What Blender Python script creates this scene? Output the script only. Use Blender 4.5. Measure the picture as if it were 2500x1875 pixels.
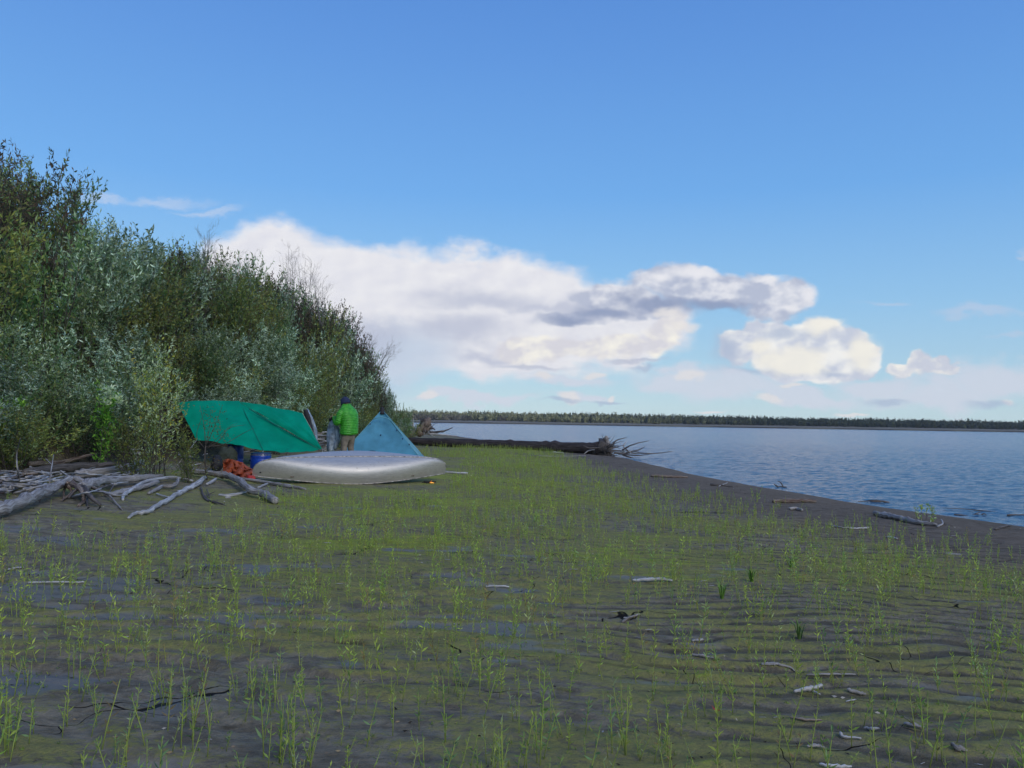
import bpy, bmesh, math, random
import numpy as np
from mathutils import Vector, Matrix, Euler

R = math.radians
for o in list(bpy.data.objects):
    bpy.data.objects.remove(o)
scene = bpy.context.scene
COL = scene.collection

# ------------------------------------------------------------------ camera
CAM_H = 1.47
PITCH, ROLL, F = R(2.75), R(0.93), 28.0 / 36.0 * 2500.0
cam_data = bpy.data.cameras.new("camera")
cam_data.lens = 28.0
cam_data.sensor_width = 36.0
cam_data.clip_start = 0.05
cam_data.clip_end = 30000.0
cam = bpy.data.objects.new("camera", cam_data)
COL.objects.link(cam)
CAM_M = Matrix.Rotation(math.pi / 2 + PITCH, 3, 'X') @ Matrix.Rotation(ROLL, 3, 'Z')
cam.matrix_world = Matrix.Translation((0, 0, CAM_H)) @ CAM_M.to_4x4()
scene.camera = cam
scene.render.resolution_x, scene.render.resolution_y = 1024, 768
scene.view_settings.view_transform = 'Standard'
scene.view_settings.look = 'None'
scene.view_settings.gamma = 1
scene.view_settings.exposure = 0.0
scene.cycles.volume_bounces = 0


def ray(px, py):
    """direction in the world of a point of the 2500x1875 photograph"""
    return (CAM_M @ Vector(((px - 1250) / F, (937.5 - py) / F, -1.0))).normalized()


def proj(p):
    v = CAM_M.transposed() @ (Vector(p) - Vector((0, 0, CAM_H)))
    if v.z > -0.1:
        return (-9999, -9999)
    return (1250 + F * v.x / -v.z, 937.5 - F * v.y / -v.z)


def PT(px, py, Y):
    """point at distance Y"""
    d = ray(px, py)
    return Vector((0, 0, CAM_H)) + d * (Y / d.y)


# ------------------------------------------------------------------ sun
SUN_EL, SUN_AZ = R(30), R(142)          # azimuth clockwise from +Y : behind the camera, to the right
sun_data = bpy.data.lights.new("sun", 'SUN')
sun_data.energy = 1.35
sun_data.angle = R(22)
sun_data.color = (1.0, 0.93, 0.84)
sun = bpy.data.objects.new("sun", sun_data)
COL.objects.link(sun)
sd = Vector((math.sin(SUN_AZ) * math.cos(SUN_EL), math.cos(SUN_AZ) * math.cos(SUN_EL), math.sin(SUN_EL)))
sun.rotation_euler = sd.to_track_quat('Z', 'Y').to_euler()
sun['kind'] = 'structure'

# ------------------------------------------------------------------ world : Nishita sky and clouds by direction
world = bpy.data.worlds.new("World")
scene.world = world
world.use_nodes = True
WT = world.node_tree
WT.nodes.clear()


class NT:
    """tiny helper to write node trees"""
    def __init__(s, tree): s.t = tree

    def new(s, typ, **kw):
        n = s.t.nodes.new(typ)
        for k, v in kw.items(): setattr(n, k, v)
        return n

    def put(s, sock, v):
        if isinstance(v, bpy.types.NodeSocket): s.t.links.new(v, sock)
        elif v is not None:
            if isinstance(v, (tuple, list)) and len(v) == 3 and sock.type == 'RGBA': v = (*v, 1)
            sock.default_value = v

    def math(s, op, a, b=None, c=None, clamp=False):
        n = s.new('ShaderNodeMath', operation=op, use_clamp=clamp)
        s.put(n.inputs[0], a); s.put(n.inputs[1], b); s.put(n.inputs[2], c)
        return n.outputs[0]

    def vec(s, op, a, b=None, scale=None):
        n = s.new('ShaderNodeVectorMath', operation=op)
        s.put(n.inputs[0], a); s.put(n.inputs[1], b)
        if scale is not None: s.put(n.inputs['Scale'], scale)
        return n.outputs['Value'] if op in ('LENGTH', 'DOT_PRODUCT', 'DISTANCE') else n.outputs[0]

    def comb(s, x, y, z):
        n = s.new('ShaderNodeCombineXYZ')
        s.put(n.inputs[0], x); s.put(n.inputs[1], y); s.put(n.inputs[2], z)
        return n.outputs[0]

    def sep(s, v):
        n = s.new('ShaderNodeSeparateXYZ'); s.put(n.inputs[0], v)
        return n.outputs[0], n.outputs[1], n.outputs[2]

    def noise(s, v, scale, detail=4, rough=0.55, dist=0.0, col=False):
        n = s.new('ShaderNodeTexNoise')
        s.put(n.inputs['Vector'], v); n.inputs['Scale'].default_value = scale
        n.inputs['Detail'].default_value = detail; n.inputs['Roughness'].default_value = rough
        n.inputs['Distortion'].default_value = dist
        return n.outputs['Color'] if col else n.outputs['Fac']

    def rng(s, v, a, b, c=0.0, d=1.0, smooth=True):
        n = s.new('ShaderNodeMapRange', interpolation_type='SMOOTHSTEP' if smooth else 'LINEAR')
        s.put(n.inputs['Value'], v)
        for k, q in zip(('From Min', 'From Max', 'To Min', 'To Max'), (a, b, c, d)): s.put(n.inputs[k], q)
        return n.outputs['Result']

    def mix(s, f, a, b, blend='MIX'):
        n = s.new('ShaderNodeMix', data_type='RGBA', blend_type=blend)
        s.put(n.inputs[0], f); s.put(n.inputs[6], a); s.put(n.inputs[7], b)
        return n.outputs[2]

    def ramp(s, f, stops, interp='LINEAR'):
        n = s.new('ShaderNodeValToRGB'); s.put(n.inputs[0], f)
        n.color_ramp.interpolation = interp
        el = n.color_ramp.elements
        while len(el) < len(stops): el.new(0.5)
        for e, (p, c) in zip(el, stops):
            e.position = p; e.color = (*c, 1)
        return n.outputs[0]

    def mapping(s, v, scale=(1, 1, 1), loc=(0, 0, 0), rot=(0, 0, 0)):
        n = s.new('ShaderNodeMapping'); s.put(n.inputs[0], v)
        n.inputs['Scale'].default_value = scale; n.inputs['Location'].default_value = loc
        n.inputs['Rotation'].default_value = rot
        return n.outputs[0]


def srgb(r, g, b):
    return tuple(((c / 255) / 12.92 if c / 255 <= 0.04045 else ((c / 255 + 0.055) / 1.055) ** 2.4) for c in (r, g, b))


W_STR = 0.12
wn = NT(WT)
tc = wn.new('ShaderNodeTexCoord')
dirv = wn.vec('NORMALIZE', tc.outputs['Generated'])
dx, dy, dz = wn.sep(dirv)
sky = wn.new('ShaderNodeTexSky', sky_type='NISHITA', sun_disc=False)
sky.sun_elevation = SUN_EL
sky.sun_rotation = SUN_AZ
sky.air_density = 1.2
sky.dust_density = 0.3
sky.ozone_density = 3.0
nish = wn.mix(1.0, sky.outputs[0], (0.95, 1.03, 1.1), 'MULTIPLY')
K = 1.0 / W_STR


def sk(r, g, b):
    return tuple(c * K for c in srgb(r, g, b))


elev = wn.math('ARCSINE', dz)
en = wn.rng(elev, 0.0, 0.62, 0.0, 1.0, smooth=False)
grad = wn.ramp(en, [(0.0, srgb(196, 223, 234)), (0.09, srgb(176, 214, 237)), (0.24, srgb(146, 198, 240)),
                    (0.45, srgb(110, 174, 240)), (0.7, srgb(95, 154, 230)), (1.0, srgb(74, 130, 216))])
gradk = wn.vec('SCALE', grad, scale=K)
base = wn.mix(0.82, nish, gradk)

front = wn.rng(dy, 0.05, 0.2)
dyc = wn.math('MAXIMUM', dy, 0.05)
P0 = wn.comb(wn.math('DIVIDE', dx, dyc), wn.math('DIVIDE', dz, dyc), 0.0)
# billowy displacement of the outlines, three sizes
Pn = wn.mapping(P0, scale=(1, 1.5, 1))
w1 = wn.vec('SUBTRACT', wn.noise(Pn, 6.0, 6, 0.6, col=True), (0.5, 0.5, 0.5))
w2 = wn.vec('SUBTRACT', wn.noise(Pn, 26.0, 5, 0.55, col=True), (0.5, 0.5, 0.5))


def warp(a1, a2):
    v = wn.vec('ADD', P0, wn.vec('SCALE', w1, scale=a1))
    return wn.vec('MULTIPLY', wn.vec('ADD', v, wn.vec('SCALE', w2, scale=a2)), (1, 1, 0))


Psoft, Phard = warp(0.09, 0.025), warp(0.030, 0.024)
dens_n = wn.noise(Pn, 15.0, 6, 0.52)
dens_n2 = wn.noise(wn.vec('ADD', Pn, (-0.012, 0.010, 0.0)), 15.0, 6, 0.52)
relief = wn.math('SUBTRACT', dens_n2, dens_n)
big_n = wn.noise(wn.mapping(P0, scale=(1, 2.2, 1)), 9.0, 3, 0.5)


vor = wn.new('ShaderNodeTexVoronoi', feature='SMOOTH_F1')
wn.put(vor.inputs['Vector'], wn.vec('ADD', Pn, wn.vec('SCALE', w2, scale=0.05)))
vor.inputs['Scale'].default_value = 24.0
vor.inputs['Smoothness'].default_value = 0.35
vor2 = wn.new('ShaderNodeTexVoronoi', feature='SMOOTH_F1')
wn.put(vor2.inputs['Vector'], wn.vec('ADD', Pn, wn.vec('SCALE', w2, scale=0.03)))
vor2.inputs['Scale'].default_value = 60.0
vor2.inputs['Smoothness'].default_value = 0.4
billow = wn.math('SUBTRACT', 0.42, wn.math('ADD', wn.math('MULTIPLY', vor.outputs['Distance'], 0.7), wn.math('MULTIPLY', vor2.outputs['Distance'], 0.3)))


def blobs(P, lst):
    out = None
    for (px, py, rx, ry) in lst:
        d = ray(px, py)
        c = (d.x / d.y, d.z / d.y, 0)
        q = wn.vec('SUBTRACT', P, c)
        q = wn.vec('MULTIPLY', q, (F / rx, F / ry, 0))
        v = wn.math('SUBTRACT', 1.0, wn.vec('LENGTH', q))
        out = v if out is None else wn.math('SMOOTH_MAX', out, v, 0.35)
    return out


def layer(cur, P, lst, e0, e1, col, amt=1.0, nz=0.35, rel=0.0, col2=None, relk=6.0):
    d = blobs(P, lst)
    d = wn.math('ADD', d, wn.math('MULTIPLY', wn.math('SUBTRACT', dens_n, 0.5), nz))
    if P is Phard: d = wn.math('ADD', d, wn.math('MULTIPLY', billow, 0.55))
    a = wn.math('MULTIPLY', wn.rng(d, e0, e1), amt)
    a = wn.math('MULTIPLY', a, front)
    c = sk(*col)
    if col2 is not None:
        k = wn.math('ADD', 0.5, wn.math('MULTIPLY', relief, relk))
        k = wn.math('ADD', k, wn.math('MULTIPLY', billow, 1.3 if P is Phard else 0.25), clamp=True)
        c = wn.mix(k, sk(*col2), sk(*col))
    return wn.mix(a, cur, c)


c = base
# thin wisps
c = layer(c, Psoft, [(400, 478, 150, 20), (260, 470, 90, 16), (500, 505, 120, 14)], 0.0, 0.9, (205, 216, 236), 0.5, 0.9)
c = layer(c, Psoft, [(2400, 775, 150, 16), (2150, 745, 90, 10), (2470, 830, 70, 10),
                     (2495, 625, 14, 16)], 0.0, 0.9, (198, 208, 230), 0.5, 0.8)
# the large soft bank on the left
c = layer(c, Psoft, [(660, 660, 190, 130), (860, 700, 280, 125), (1100, 745, 310, 135), (1330, 760, 220, 115), (1250, 830, 260, 80),
                     (1560, 810, 130, 90), (980, 800, 240, 125), (700, 800, 260, 170), (1200, 830, 260, 95), (1400, 800, 190, 105), (1150, 700, 260, 90)],
          -0.10, 0.28, (243, 242, 244), 0.98, 0.24, col2=(228, 228, 236), relk=3.0)
c = layer(c, Psoft, [(980, 870, 180, 90), (900, 930, 160, 70)], -0.1, 0.8, (190, 207, 228), 0.75, 0.3)
c = layer(c, Psoft, [(1190, 735, 250, 40), (1120, 810, 170, 50), (1180, 870, 110, 22), (900, 830, 160, 55), (1330, 750, 160, 25)],
          -0.1, 0.9, (188, 194, 214), 0.75, 0.7)
# its cream lower cauliflower edge
c = layer(c, Phard, [(1265, 858, 75, 38), (1350, 850, 85, 38), (1440, 850, 90, 34), (1530, 840, 80, 40), (1610, 830, 55, 48), (1640, 790, 48, 40)],
          0.02, 0.36, (253, 249, 238), 0.95, 0.35, col2=(222, 220, 226), relk=6.0)
c = layer(c, Phard, [(1300, 893, 140, 9), (1550, 880, 100, 6)], -0.1, 0.8, (176, 184, 206), 0.6, 0.5)
# grey arm
c = layer(c, Phard, [(1500, 725, 130, 38), (1650, 690, 170, 52), (1800, 705, 170, 50), (1930, 722, 90, 50), (1900, 755, 80, 30), (1400, 780, 110, 24), (1560, 760, 140, 30)],
          -0.06, 0.26, (230, 231, 238), 0.97, 0.42, col2=(186, 193, 213), relk=7.0)
c = layer(c, Phard, [(1390, 782, 110, 22), (1480, 762, 130, 28), (1600, 745, 150, 27), (1750, 745, 130, 20), (1530, 730, 60, 28)],
          -0.1, 0.75, (146, 159, 190), 0.9, 0.5)
c = layer(c, Phard, [(1690, 664, 90, 22), (1880, 676, 50, 16), (1985, 728, 34, 32), (1600, 680, 50, 20), (1930, 750, 50, 14)],
          -0.1, 0.8, (238, 238, 243), 0.9, 0.6)
c = layer(c, Phard, [(1660, 800, 60, 20), (1630, 770, 50, 22)], -0.1, 0.7, (236, 232, 230), 0.8, 0.6)
# the cumulus in the middle
c = layer(c, Phard, [(1800, 845, 62, 56), (1870, 815, 75, 50), (1930, 870, 120, 50), (2000, 820, 90, 55), (2070, 860, 80, 55), (2110, 880, 55, 46), (1960, 900, 170, 40)],
          0.0, 0.20, (250, 249, 245), 0.98, 0.42, col2=(204, 210, 225), relk=6.0)
c = layer(c, Phard, [(1768, 850, 46, 56), (1915, 812, 70, 24), (1820, 908, 120, 18), (2020, 905, 60, 12)], -0.2, 0.9, (176, 190, 214), 0.75, 0.4)
c = layer(c, Phard, [(1920, 885, 110, 36), (2108, 862, 46, 44), (2010, 795, 60, 26), (1850, 845, 42, 28), (1960, 870, 60, 30)], -0.2, 0.6, (250, 246, 234), 0.9, 0.35)
# small cumulus to the right
c = layer(c, Phard, [(2246, 888, 34, 36), (2296, 895, 46, 28), (2322, 902, 34, 16), (2205, 904, 60, 18)], -0.05, 0.35, (243, 240, 233), 0.95, 0.25,
          col2=(200, 206, 221), relk=8.0)
c = layer(c, Phard, [(2200, 906, 50, 10)], -0.1, 0.7, (180, 190, 212), 0.8, 0.4)
# low bands above the far shore
c = layer(c, Psoft, [(1650, 925, 120, 30), (1800, 945, 160, 38), (1960, 965, 160, 28), (2300, 955, 190, 42), (2440, 925, 120, 40), (2150, 930, 140, 26),
                     (1380, 915, 120, 20), (1160, 965, 150, 15), (1420, 968, 80, 16)], -0.22, 0.55, (214, 220, 233), 0.85, 1.1)
c = layer(c, Phard, [(2246, 888, 34, 36), (2296, 895, 46, 28), (2322, 902, 34, 16), (2205, 904, 60, 18)], -0.02, 0.3, (250, 247, 240), 0.95, 0.25, col2=(208, 213, 226), relk=6.0)
c = layer(c, Phard, [(1385, 968, 36, 22), (1330, 912, 38, 12), (1450, 915, 40, 10), (1050, 965, 34, 12), (1490, 975, 11, 15), (2455, 985, 24, 14), (1690, 915, 50, 14),
                     (1930, 940, 40, 8), (1880, 975, 40, 12), (1740, 1008, 60, 6), (2080, 1010, 60, 6)],
          -0.05, 0.6, (231, 229, 230), 0.85, 0.5)
c = layer(c, Phard, [(1575, 895, 44, 9), (2420, 988, 70, 14), (2170, 975, 70, 12), (1360, 978, 60, 7), (1480, 985, 50, 5)], -0.2, 0.7, (172, 190, 214), 0.7, 0.4)
# unseen warm clouds added behind the camera for the canoe to reflect
bn = wn.noise(wn.mapping(dirv, scale=(1, 1, 3.0)), 2.2, 7, 0.6)
ba = wn.math('MULTIPLY', wn.rng(bn, 0.46, 0.66), wn.rng(dy, 0.12, -0.15))
ba = wn.math('MULTIPLY', ba, wn.rng(dz, 0.0, 0.1))
c = wn.mix(ba, c, sk(236, 228, 214))
# under the horizon : dull
c = wn.mix(wn.rng(dz, -0.02, -0.15), c, sk(120, 130, 135))
bgn = wn.new('ShaderNodeBackground')
wn.put(bgn.inputs[0], c)
bgn.inputs[1].default_value = W_STR
wo = wn.new('ShaderNodeOutputWorld')
WT.links.new(bgn.outputs[0], wo.inputs[0])


# ------------------------------------------------------------------ numpy noise
def _h(ix, iy, s):
    n = (ix.astype(np.int64) * 374761393 + iy.astype(np.int64) * 668265263 + s * 2147483647) & 0xffffffff
    n = ((n ^ (n >> 13)) * 1274126177) & 0xffffffff
    n = (n ^ (n >> 16)) & 0xffff
    return n / 65535.0


def vn(x, y, s=0):
    x = np.asarray(x, float); y = np.asarray(y, float)
    ix = np.floor(x); iy = np.floor(y)
    fx = x - ix; fy = y - iy
    fx = fx * fx * fx * (fx * (fx * 6 - 15) + 10); fy = fy * fy * fy * (fy * (fy * 6 - 15) + 10)
    a = _h(ix, iy, s); b = _h(ix + 1, iy, s); c_ = _h(ix, iy + 1, s); d = _h(ix + 1, iy + 1, s)
    return (a + (b - a) * fx) * (1 - fy) + (c_ + (d - c_) * fx) * fy


def fbm(x, y, s=0, o=4):
    v = 0; a = 0.5; t = 0
    for i in range(o):
        v = v + a * vn(x * 2 ** i, y * 2 ** i, s + i * 17); t += a; a *= 0.5
    return v / t


def sstep(a, b, x):
    t = np.clip((x - a) / (b - a), 0, 1)
    return t * t * (3 - 2 * t)


# ------------------------------------------------------------------ terrain
SH_Y = [-60, -30, 3, 8, 15, 19, 28, 36, 42, 46, 52, 62, 75, 92, 130, 200, 400, 900]
SH_X = [32, 25, 14.2, 12.6, 9.9, 8.5, 6.9, 6.5, 6.2, 5.6, 3.6, 1.0, -2.0, -5.5, -14, -34, -90, -260]
BK_Y = [-60, -20, 5, 12, 16, 20, 24, 30, 40, 60, 90, 130, 250, 900]
BK_X = [-10, -9.5, -9.0, -8.9, -9.3, -8.5, -7.4, -6.6, -7.0, -8.4, -13, -23, -55, -300]
WATER_Z = -0.36


def shore_x(Y): return np.interp(Y, SH_Y, SH_X)
def bank_x(Y): return np.interp(Y, BK_Y, BK_X)


def base_z(X, Y):
    X = np.asarray(X, float); Y = np.asarray(Y, float)
    xs = shore_x(Y) + 0.35 * (fbm(Y * 0.5, X * 0 + 3.3, 5, 3) - 0.5)
    xb = bank_x(Y) + 1.0 * (fbm(Y * 0.35, X * 0 + 8.1, 9, 3) - 0.5)
    t = (xs - X) / np.maximum(xs - xb, 1)
    z = np.interp(t, [-12, -2, -0.5, 0, .015, .06, .15, .32, .55, .8, 1.0], [-14, -4, -1.6, -.36, -.325, -.27, -.19, -.08, 0, .10, .34])
    z = z - 0.24 * sstep(29, 37, Y) * sstep(.5, 1, t) * sstep(120, 70, Y)
    e = np.maximum(xb - X, 0)
    bk = np.interp(e, [0, .5, 1.4, 3, 4.5, 6, 10, 500], [0, .2, .9, 2.4, 3.5, 4.1, 4.6, 9])
    z = z + bk * (0.9 + 0.2 * fbm(X * .3, Y * .3, 31, 3)) * sstep(150, 40, Y) + bk * 0.35 * (1 - sstep(150, 40, Y))
    rough = sstep(0.2, 2.0, e)
    z = z + rough * 0.5 * (fbm(X * .9, Y * .9, 41, 4) - 0.5)
    flat = sstep(0.0, 0.12, t) * (1 - rough)
    z = z + 0.22 * np.exp(-((X + 4.6) / 2.6) ** 2 - (np.maximum(np.abs(Y - 22.0) - 1.0, 0) / 1.6) ** 2)      # the camp stands on a low rise
    z = z + flat * 0.10 * (fbm(X * .32, Y * .32, 51, 3) - 0.5)
    return z, t, flat


def ripple(X, Y):
    wx = fbm(X * .45 + 5, Y * .45, 61, 3) - 0.5
    wf = fbm(X * 1.6, Y * 1.6, 67, 2) - 0.5
    side = sstep(-2.0, 2.5, X)                       # regular ripples on the river side
    lam = 0.20
    ph = 2 * math.pi * (Y + 0.10 * X + 1.0 * wx + 0.20 * wf) / lam
    s = np.sin(ph); s = 0.65 * s + 0.35 * np.sin(ph + 0.5 * s)
    m = (0.35 + .65 * sstep(0.25, 0.6, fbm(X * .5 + 9, Y * .35, 71, 3))) * (0.30 + 0.70 * side) * sstep(1.5, 5.0, Y)
    ph2 = 2 * math.pi * (Y + 0.10 * X + 1.5 * wx + 0.5 * wf) / 0.40
    s2 = np.sin(ph2 + 0.6 * np.sin(ph2))
    m2 = sstep(0.3, 0.7, fbm(X * .4 + 2, Y * .4 + 7, 81, 3)) * (1 - sstep(7, 14, Y)) * 0.9 + 0.10
    m2 = m2 * (1 - 0.75 * sstep(0.0, 2.0, X) * sstep(4.5, 7.0, Y))
    return s, m, s2, m2


def terr(X, Y, full=False):
    z, t, flat = base_z(X, Y)
    s, m, s2, m2 = ripple(X, Y)
    fade = flat * sstep(0.20, 0.34, t)
    fine = (fbm(X * 5, Y * 10, 91, 4) - 0.5) * 0.030
    zz = z + fade * (0.013 * s * m + 0.016 * s2 * m2) + flat * fine
    if full:
        return zz, t, flat, s * m, s2 * m2
    return zz


def tz(x, y): return float(terr(np.array([x]), np.array([y]))[0])


def GP(px, py, lift=0.0):
    """where the line of sight through a photo point meets the ground (raised by lift)"""
    d = ray(px, py); o = Vector((0, 0, CAM_H))
    ts = np.geomspace(2.0, 300, 220)
    for _ in range(3):
        zz = terr(d.x * ts, d.y * ts) + lift
        k = int(np.argmax(CAM_H + d.z * ts < zz))
        k = max(k, 1) if (CAM_H + d.z * ts < zz).any() else len(ts) - 1
        ts = np.linspace(ts[k - 1], ts[k], 12)
    return o + d * float(ts[-1])


# ------------------------------------------------------------------ materials
def mat(name):
    m = bpy.data.materials.new(name); m.use_nodes = True
    m.node_tree.nodes.clear()
    n = NT(m.node_tree)
    out = n.new('ShaderNodeOutputMaterial')
    b = n.new('ShaderNodeBsdfPrincipled')
    m.node_tree.links.new(b.outputs[0], out.inputs[0])
    return m, n, b, out


def simple(name, col, rough=0.7, metal=0.0, var=0.15, scale=20, bump=0.0, bscale=60, spec=None, sheen=0):
    m, n, b, o = mat(name)
    tcn = n.new('ShaderNodeTexCoord').outputs['Object']
    f = n.noise(tcn, scale, 5)
    dark = tuple(c * (1 - var * 2) for c in col); lite = tuple(min(1, c * (1 + var * 1.5)) for c in col)
    n.put(b.inputs['Base Color'], n.mix(n.rng(f, 0.3, 0.7), dark, lite))
    b.inputs['Roughness'].default_value = rough
    b.inputs['Metallic'].default_value = metal
    if spec is not None: b.inputs['Specular IOR Level'].default_value = spec
    if bump:
        bp = n.new('ShaderNodeBump'); bp.inputs['Strength'].default_value = bump; bp.inputs['Distance'].default_value = 0.01
        n.put(bp.inputs['Height'], n.noise(tcn, bscale, 4)); n.put(b.inputs['Normal'], bp.outputs[0])
    return m


def wood(name, c_lite, c_dark, along=(0.6, 9, 9), sc=4.0):
    m, n, b, o = mat(name)
    g = n.new('ShaderNodeAttribute'); g.attribute_name = 'uvw'
    v = n.mapping(g.outputs['Vector'], scale=along)
    f = n.noise(v, sc, 6, 0.65, 0.4)
    f2 = n.noise(g.outputs['Vector'], 2.2, 4, 0.6)
    col = n.mix(n.rng(f, 0.36, 0.66), c_dark, c_lite)
    col = n.mix(n.math('MULTIPLY', n.rng(f2, 0.45, 0.7), 0.6), col, tuple(x * 0.55 for x in c_lite))
    n.put(b.inputs['Base Color'], col)
    b.inputs['Roughness'].default_value = 0.85
    b.inputs['Specular IOR Level'].default_value = 0.2
    bp = n.new('ShaderNodeBump'); bp.inputs['Strength'].default_value = 0.7; bp.inputs['Distance'].default_value = 0.02
    n.put(bp.inputs['Height'], f); n.put(b.inputs['Normal'], bp.outputs[0])
    return m


def leafmat(name, transl=0.42, rnd=0.36):
    m, n, b, out = mat(name)
    a = n.new('ShaderNodeAttribute'); a.attribute_name = 'Col'
    oi = n.new('ShaderNodeObjectInfo')
    hs = n.new('ShaderNodeHueSaturation')
    n.put(hs.inputs['Hue'], n.rng(oi.outputs['Random'], 0, 1, 0.49, 0.51, False))
    n.put(hs.inputs['Value'], n.rng(n.math('FRACT', n.math('MULTIPLY', oi.outputs['Random'], 7.31)), 0, 1, 1 - rnd, 1 + rnd, False))
    n.put(hs.inputs['Color'], a.outputs['Color'])
    n.put(b.inputs['Base Color'], hs.outputs[0])
    b.inputs['Roughness'].default_value = 0.6
    b.inputs['Specular IOR Level'].default_value = 0.3
    tr = n.new('ShaderNodeBsdfTranslucent'); n.put(tr.inputs[0], hs.outputs[0])
    ms = n.new('ShaderNodeMixShader'); ms.inputs[0].default_value = transl
    m.node_tree.links.new(b.outputs[0], ms.inputs[1]); m.node_tree.links.new(tr.outputs[0], ms.inputs[2])
    m.node_tree.links.new(ms.outputs[0], out.inputs[0])
    return m


M = {}
M['leaf'] = leafmat('willow_leaf')
M['seedling'] = leafmat('seedling_leaf', 0.35, 0.12)
M['seedling_mass'] = leafmat('seedling_mass_leaf', 0.35, 0.0)
M['far'] = leafmat('far_foliage', 0.1, 0.0)
M['stem'] = simple('shrub_bark', (0.085, 0.07, 0.06), 0.9, var=0.3, scale=8)
M['twig'] = simple('bare_twig', (0.17, 0.155, 0.15), 0.9, var=0.2, scale=8)
M['sstem'] = simple('seedling_stem', (0.30, 0.38, 0.07), 0.7, var=0.2, scale=6)
M['wood_grey'] = wood('grey_driftwood', (0.46, 0.445, 0.43), (0.17, 0.15, 0.135))
M['wood_pale'] = wood('bleached_driftwood', (0.62, 0.62, 0.62), (0.27, 0.26, 0.255))
M['wood_dark'] = wood('dark_driftwood', (0.19, 0.17, 0.16), (0.045, 0.04, 0.038))
M['wood_brown'] = wood('brown_driftwood', (0.32, 0.27, 0.22), (0.09, 0.055, 0.045))
M['bark_log'] = wood('wet_bark', (0.075, 0.065, 0.065), (0.022, 0.019, 0.019), (0.5, 6, 6), 3)
M['cloth_grey'] = simple('grey_shell_cloth', (0.30, 0.36, 0.42), 0.65, var=0.25, scale=9, bump=0.4, bscale=14)
M['navy'] = simple('navy_knit', (0.022, 0.034, 0.085), 0.95, var=0.2, scale=60, bump=0.4, bscale=160)
M['khaki'] = simple('khaki_cloth', (0.19, 0.16, 0.125), 0.9, var=0.2, scale=7, bump=0.6, bscale=16)
M['skin'] = simple('skin', (0.42, 0.25, 0.18), 0.55, var=0.05, scale=30)
M['hair'] = simple('hair', (0.09, 0.07, 0.06), 0.8, var=0.2, scale=90)
M['boot'] = simple('boot_leather', (0.03, 0.028, 0.027), 0.6)
M['black'] = simple('black_fabric', (0.015, 0.016, 0.02), 0.7, bump=0.3)
M['barrel'] = simple('blue_plastic', (0.005, 0.045, 0.33), 0.35, var=0.1, scale=6)
M['barrel_lid'] = simple('barrel_lid', (0.012, 0.03, 0.10), 0.4)
M['steel'] = simple('galvanised_steel', (0.5, 0.5, 0.5), 0.35, 0.9)
M['orange'] = simple('orange_cloth', (0.36, 0.075, 0.022), 0.75, var=0.15, scale=7, bump=0.5, bscale=12)
M['red'] = simple('red_cloth', (0.42, 0.03, 0.028), 0.7)
M['cord'] = simple('white_cord', (0.65, 0.65, 0.62), 0.8)
M['char'] = simple('charred_wood', (0.02, 0.017, 0.015), 0.9)
M['olive'] = simple('olive_cloth', (0.04, 0.05, 0.035), 0.9, bump=0.4, bscale=20)


def fabric(name, col, transl, rough=0.5):
    m, n, b, out = mat(name)
    tcn = n.new('ShaderNodeTexCoord').outputs['Object']
    f = n.noise(tcn, 2.2, 4)
    cc = n.mix(n.rng(f, 0.3, 0.7), tuple(c * 0.85 for c in col), tuple(c * 1.12 for c in col))
    n.put(b.inputs['Base Color'], cc)
    b.inputs['Roughness'].default_value = rough
    b.inputs['Specular IOR Level'].default_value = 0.10
    bp = n.new('ShaderNodeBump'); bp.inputs['Strength'].default_value = 0.35; bp.inputs['Distance'].default_value = 0.03
    n.put(bp.inputs['Height'], n.noise(n.mapping(tcn, scale=(1, 1, 0.5)), 4.5, 4, 0.5, 0.6)); n.put(b.inputs['Normal'], bp.outputs[0])
    tr = n.new('ShaderNodeBsdfTranslucent'); n.put(tr.inputs[0], cc)
    ms = n.new('ShaderNodeMixShader'); ms.inputs[0].default_value = transl
    m.node_tree.links.new(b.outputs[0], ms.inputs[1]); m.node_tree.links.new(tr.outputs[0], ms.inputs[2])
    m.node_tree.links.new(ms.outputs[0], out.inputs[0])
    return m


M['tarp'] = fabric('green_tarp_nylon', (0.0, 0.36, 0.215), 0.25)
M['seam'] = simple('tarp_seam_and_shade', (0.0, 0.13, 0.10), 0.7)  # dark green for the seam and the painted fold shadow
M['tent'] = fabric('blue_tent_nylon', (0.13, 0.40, 0.54), 0.35)
M['tent_trim_lit'] = fabric('trim_and_lit_tent_nylon', (0.24, 0.55, 0.62), 0.35)  # paler blue for trim and the panel painted as better lit


def puffy():
    m, n, b, o = mat('green_quilted_nylon')
    tcn = n.new('ShaderNodeTexCoord').outputs['Object']
    f = n.noise(tcn, 14, 4)
    n.put(b.inputs['Base Color'], n.mix(n.rng(f, 0.35, 0.65), (0.03, 0.27, 0.012), (0.07, 0.40, 0.028)))
    b.inputs['Roughness'].default_value = 0.42
    bp = n.new('ShaderNodeBump'); bp.inputs['Strength'].default_value = 0.5; bp.inputs['Distance'].default_value = 0.02
    n.put(bp.inputs['Height'], n.noise(n.mapping(tcn, scale=(1, 1, 0.6)), 45, 3)); n.put(b.inputs['Normal'], bp.outputs[0])
    return m


M['puffy'] = puffy()


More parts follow.
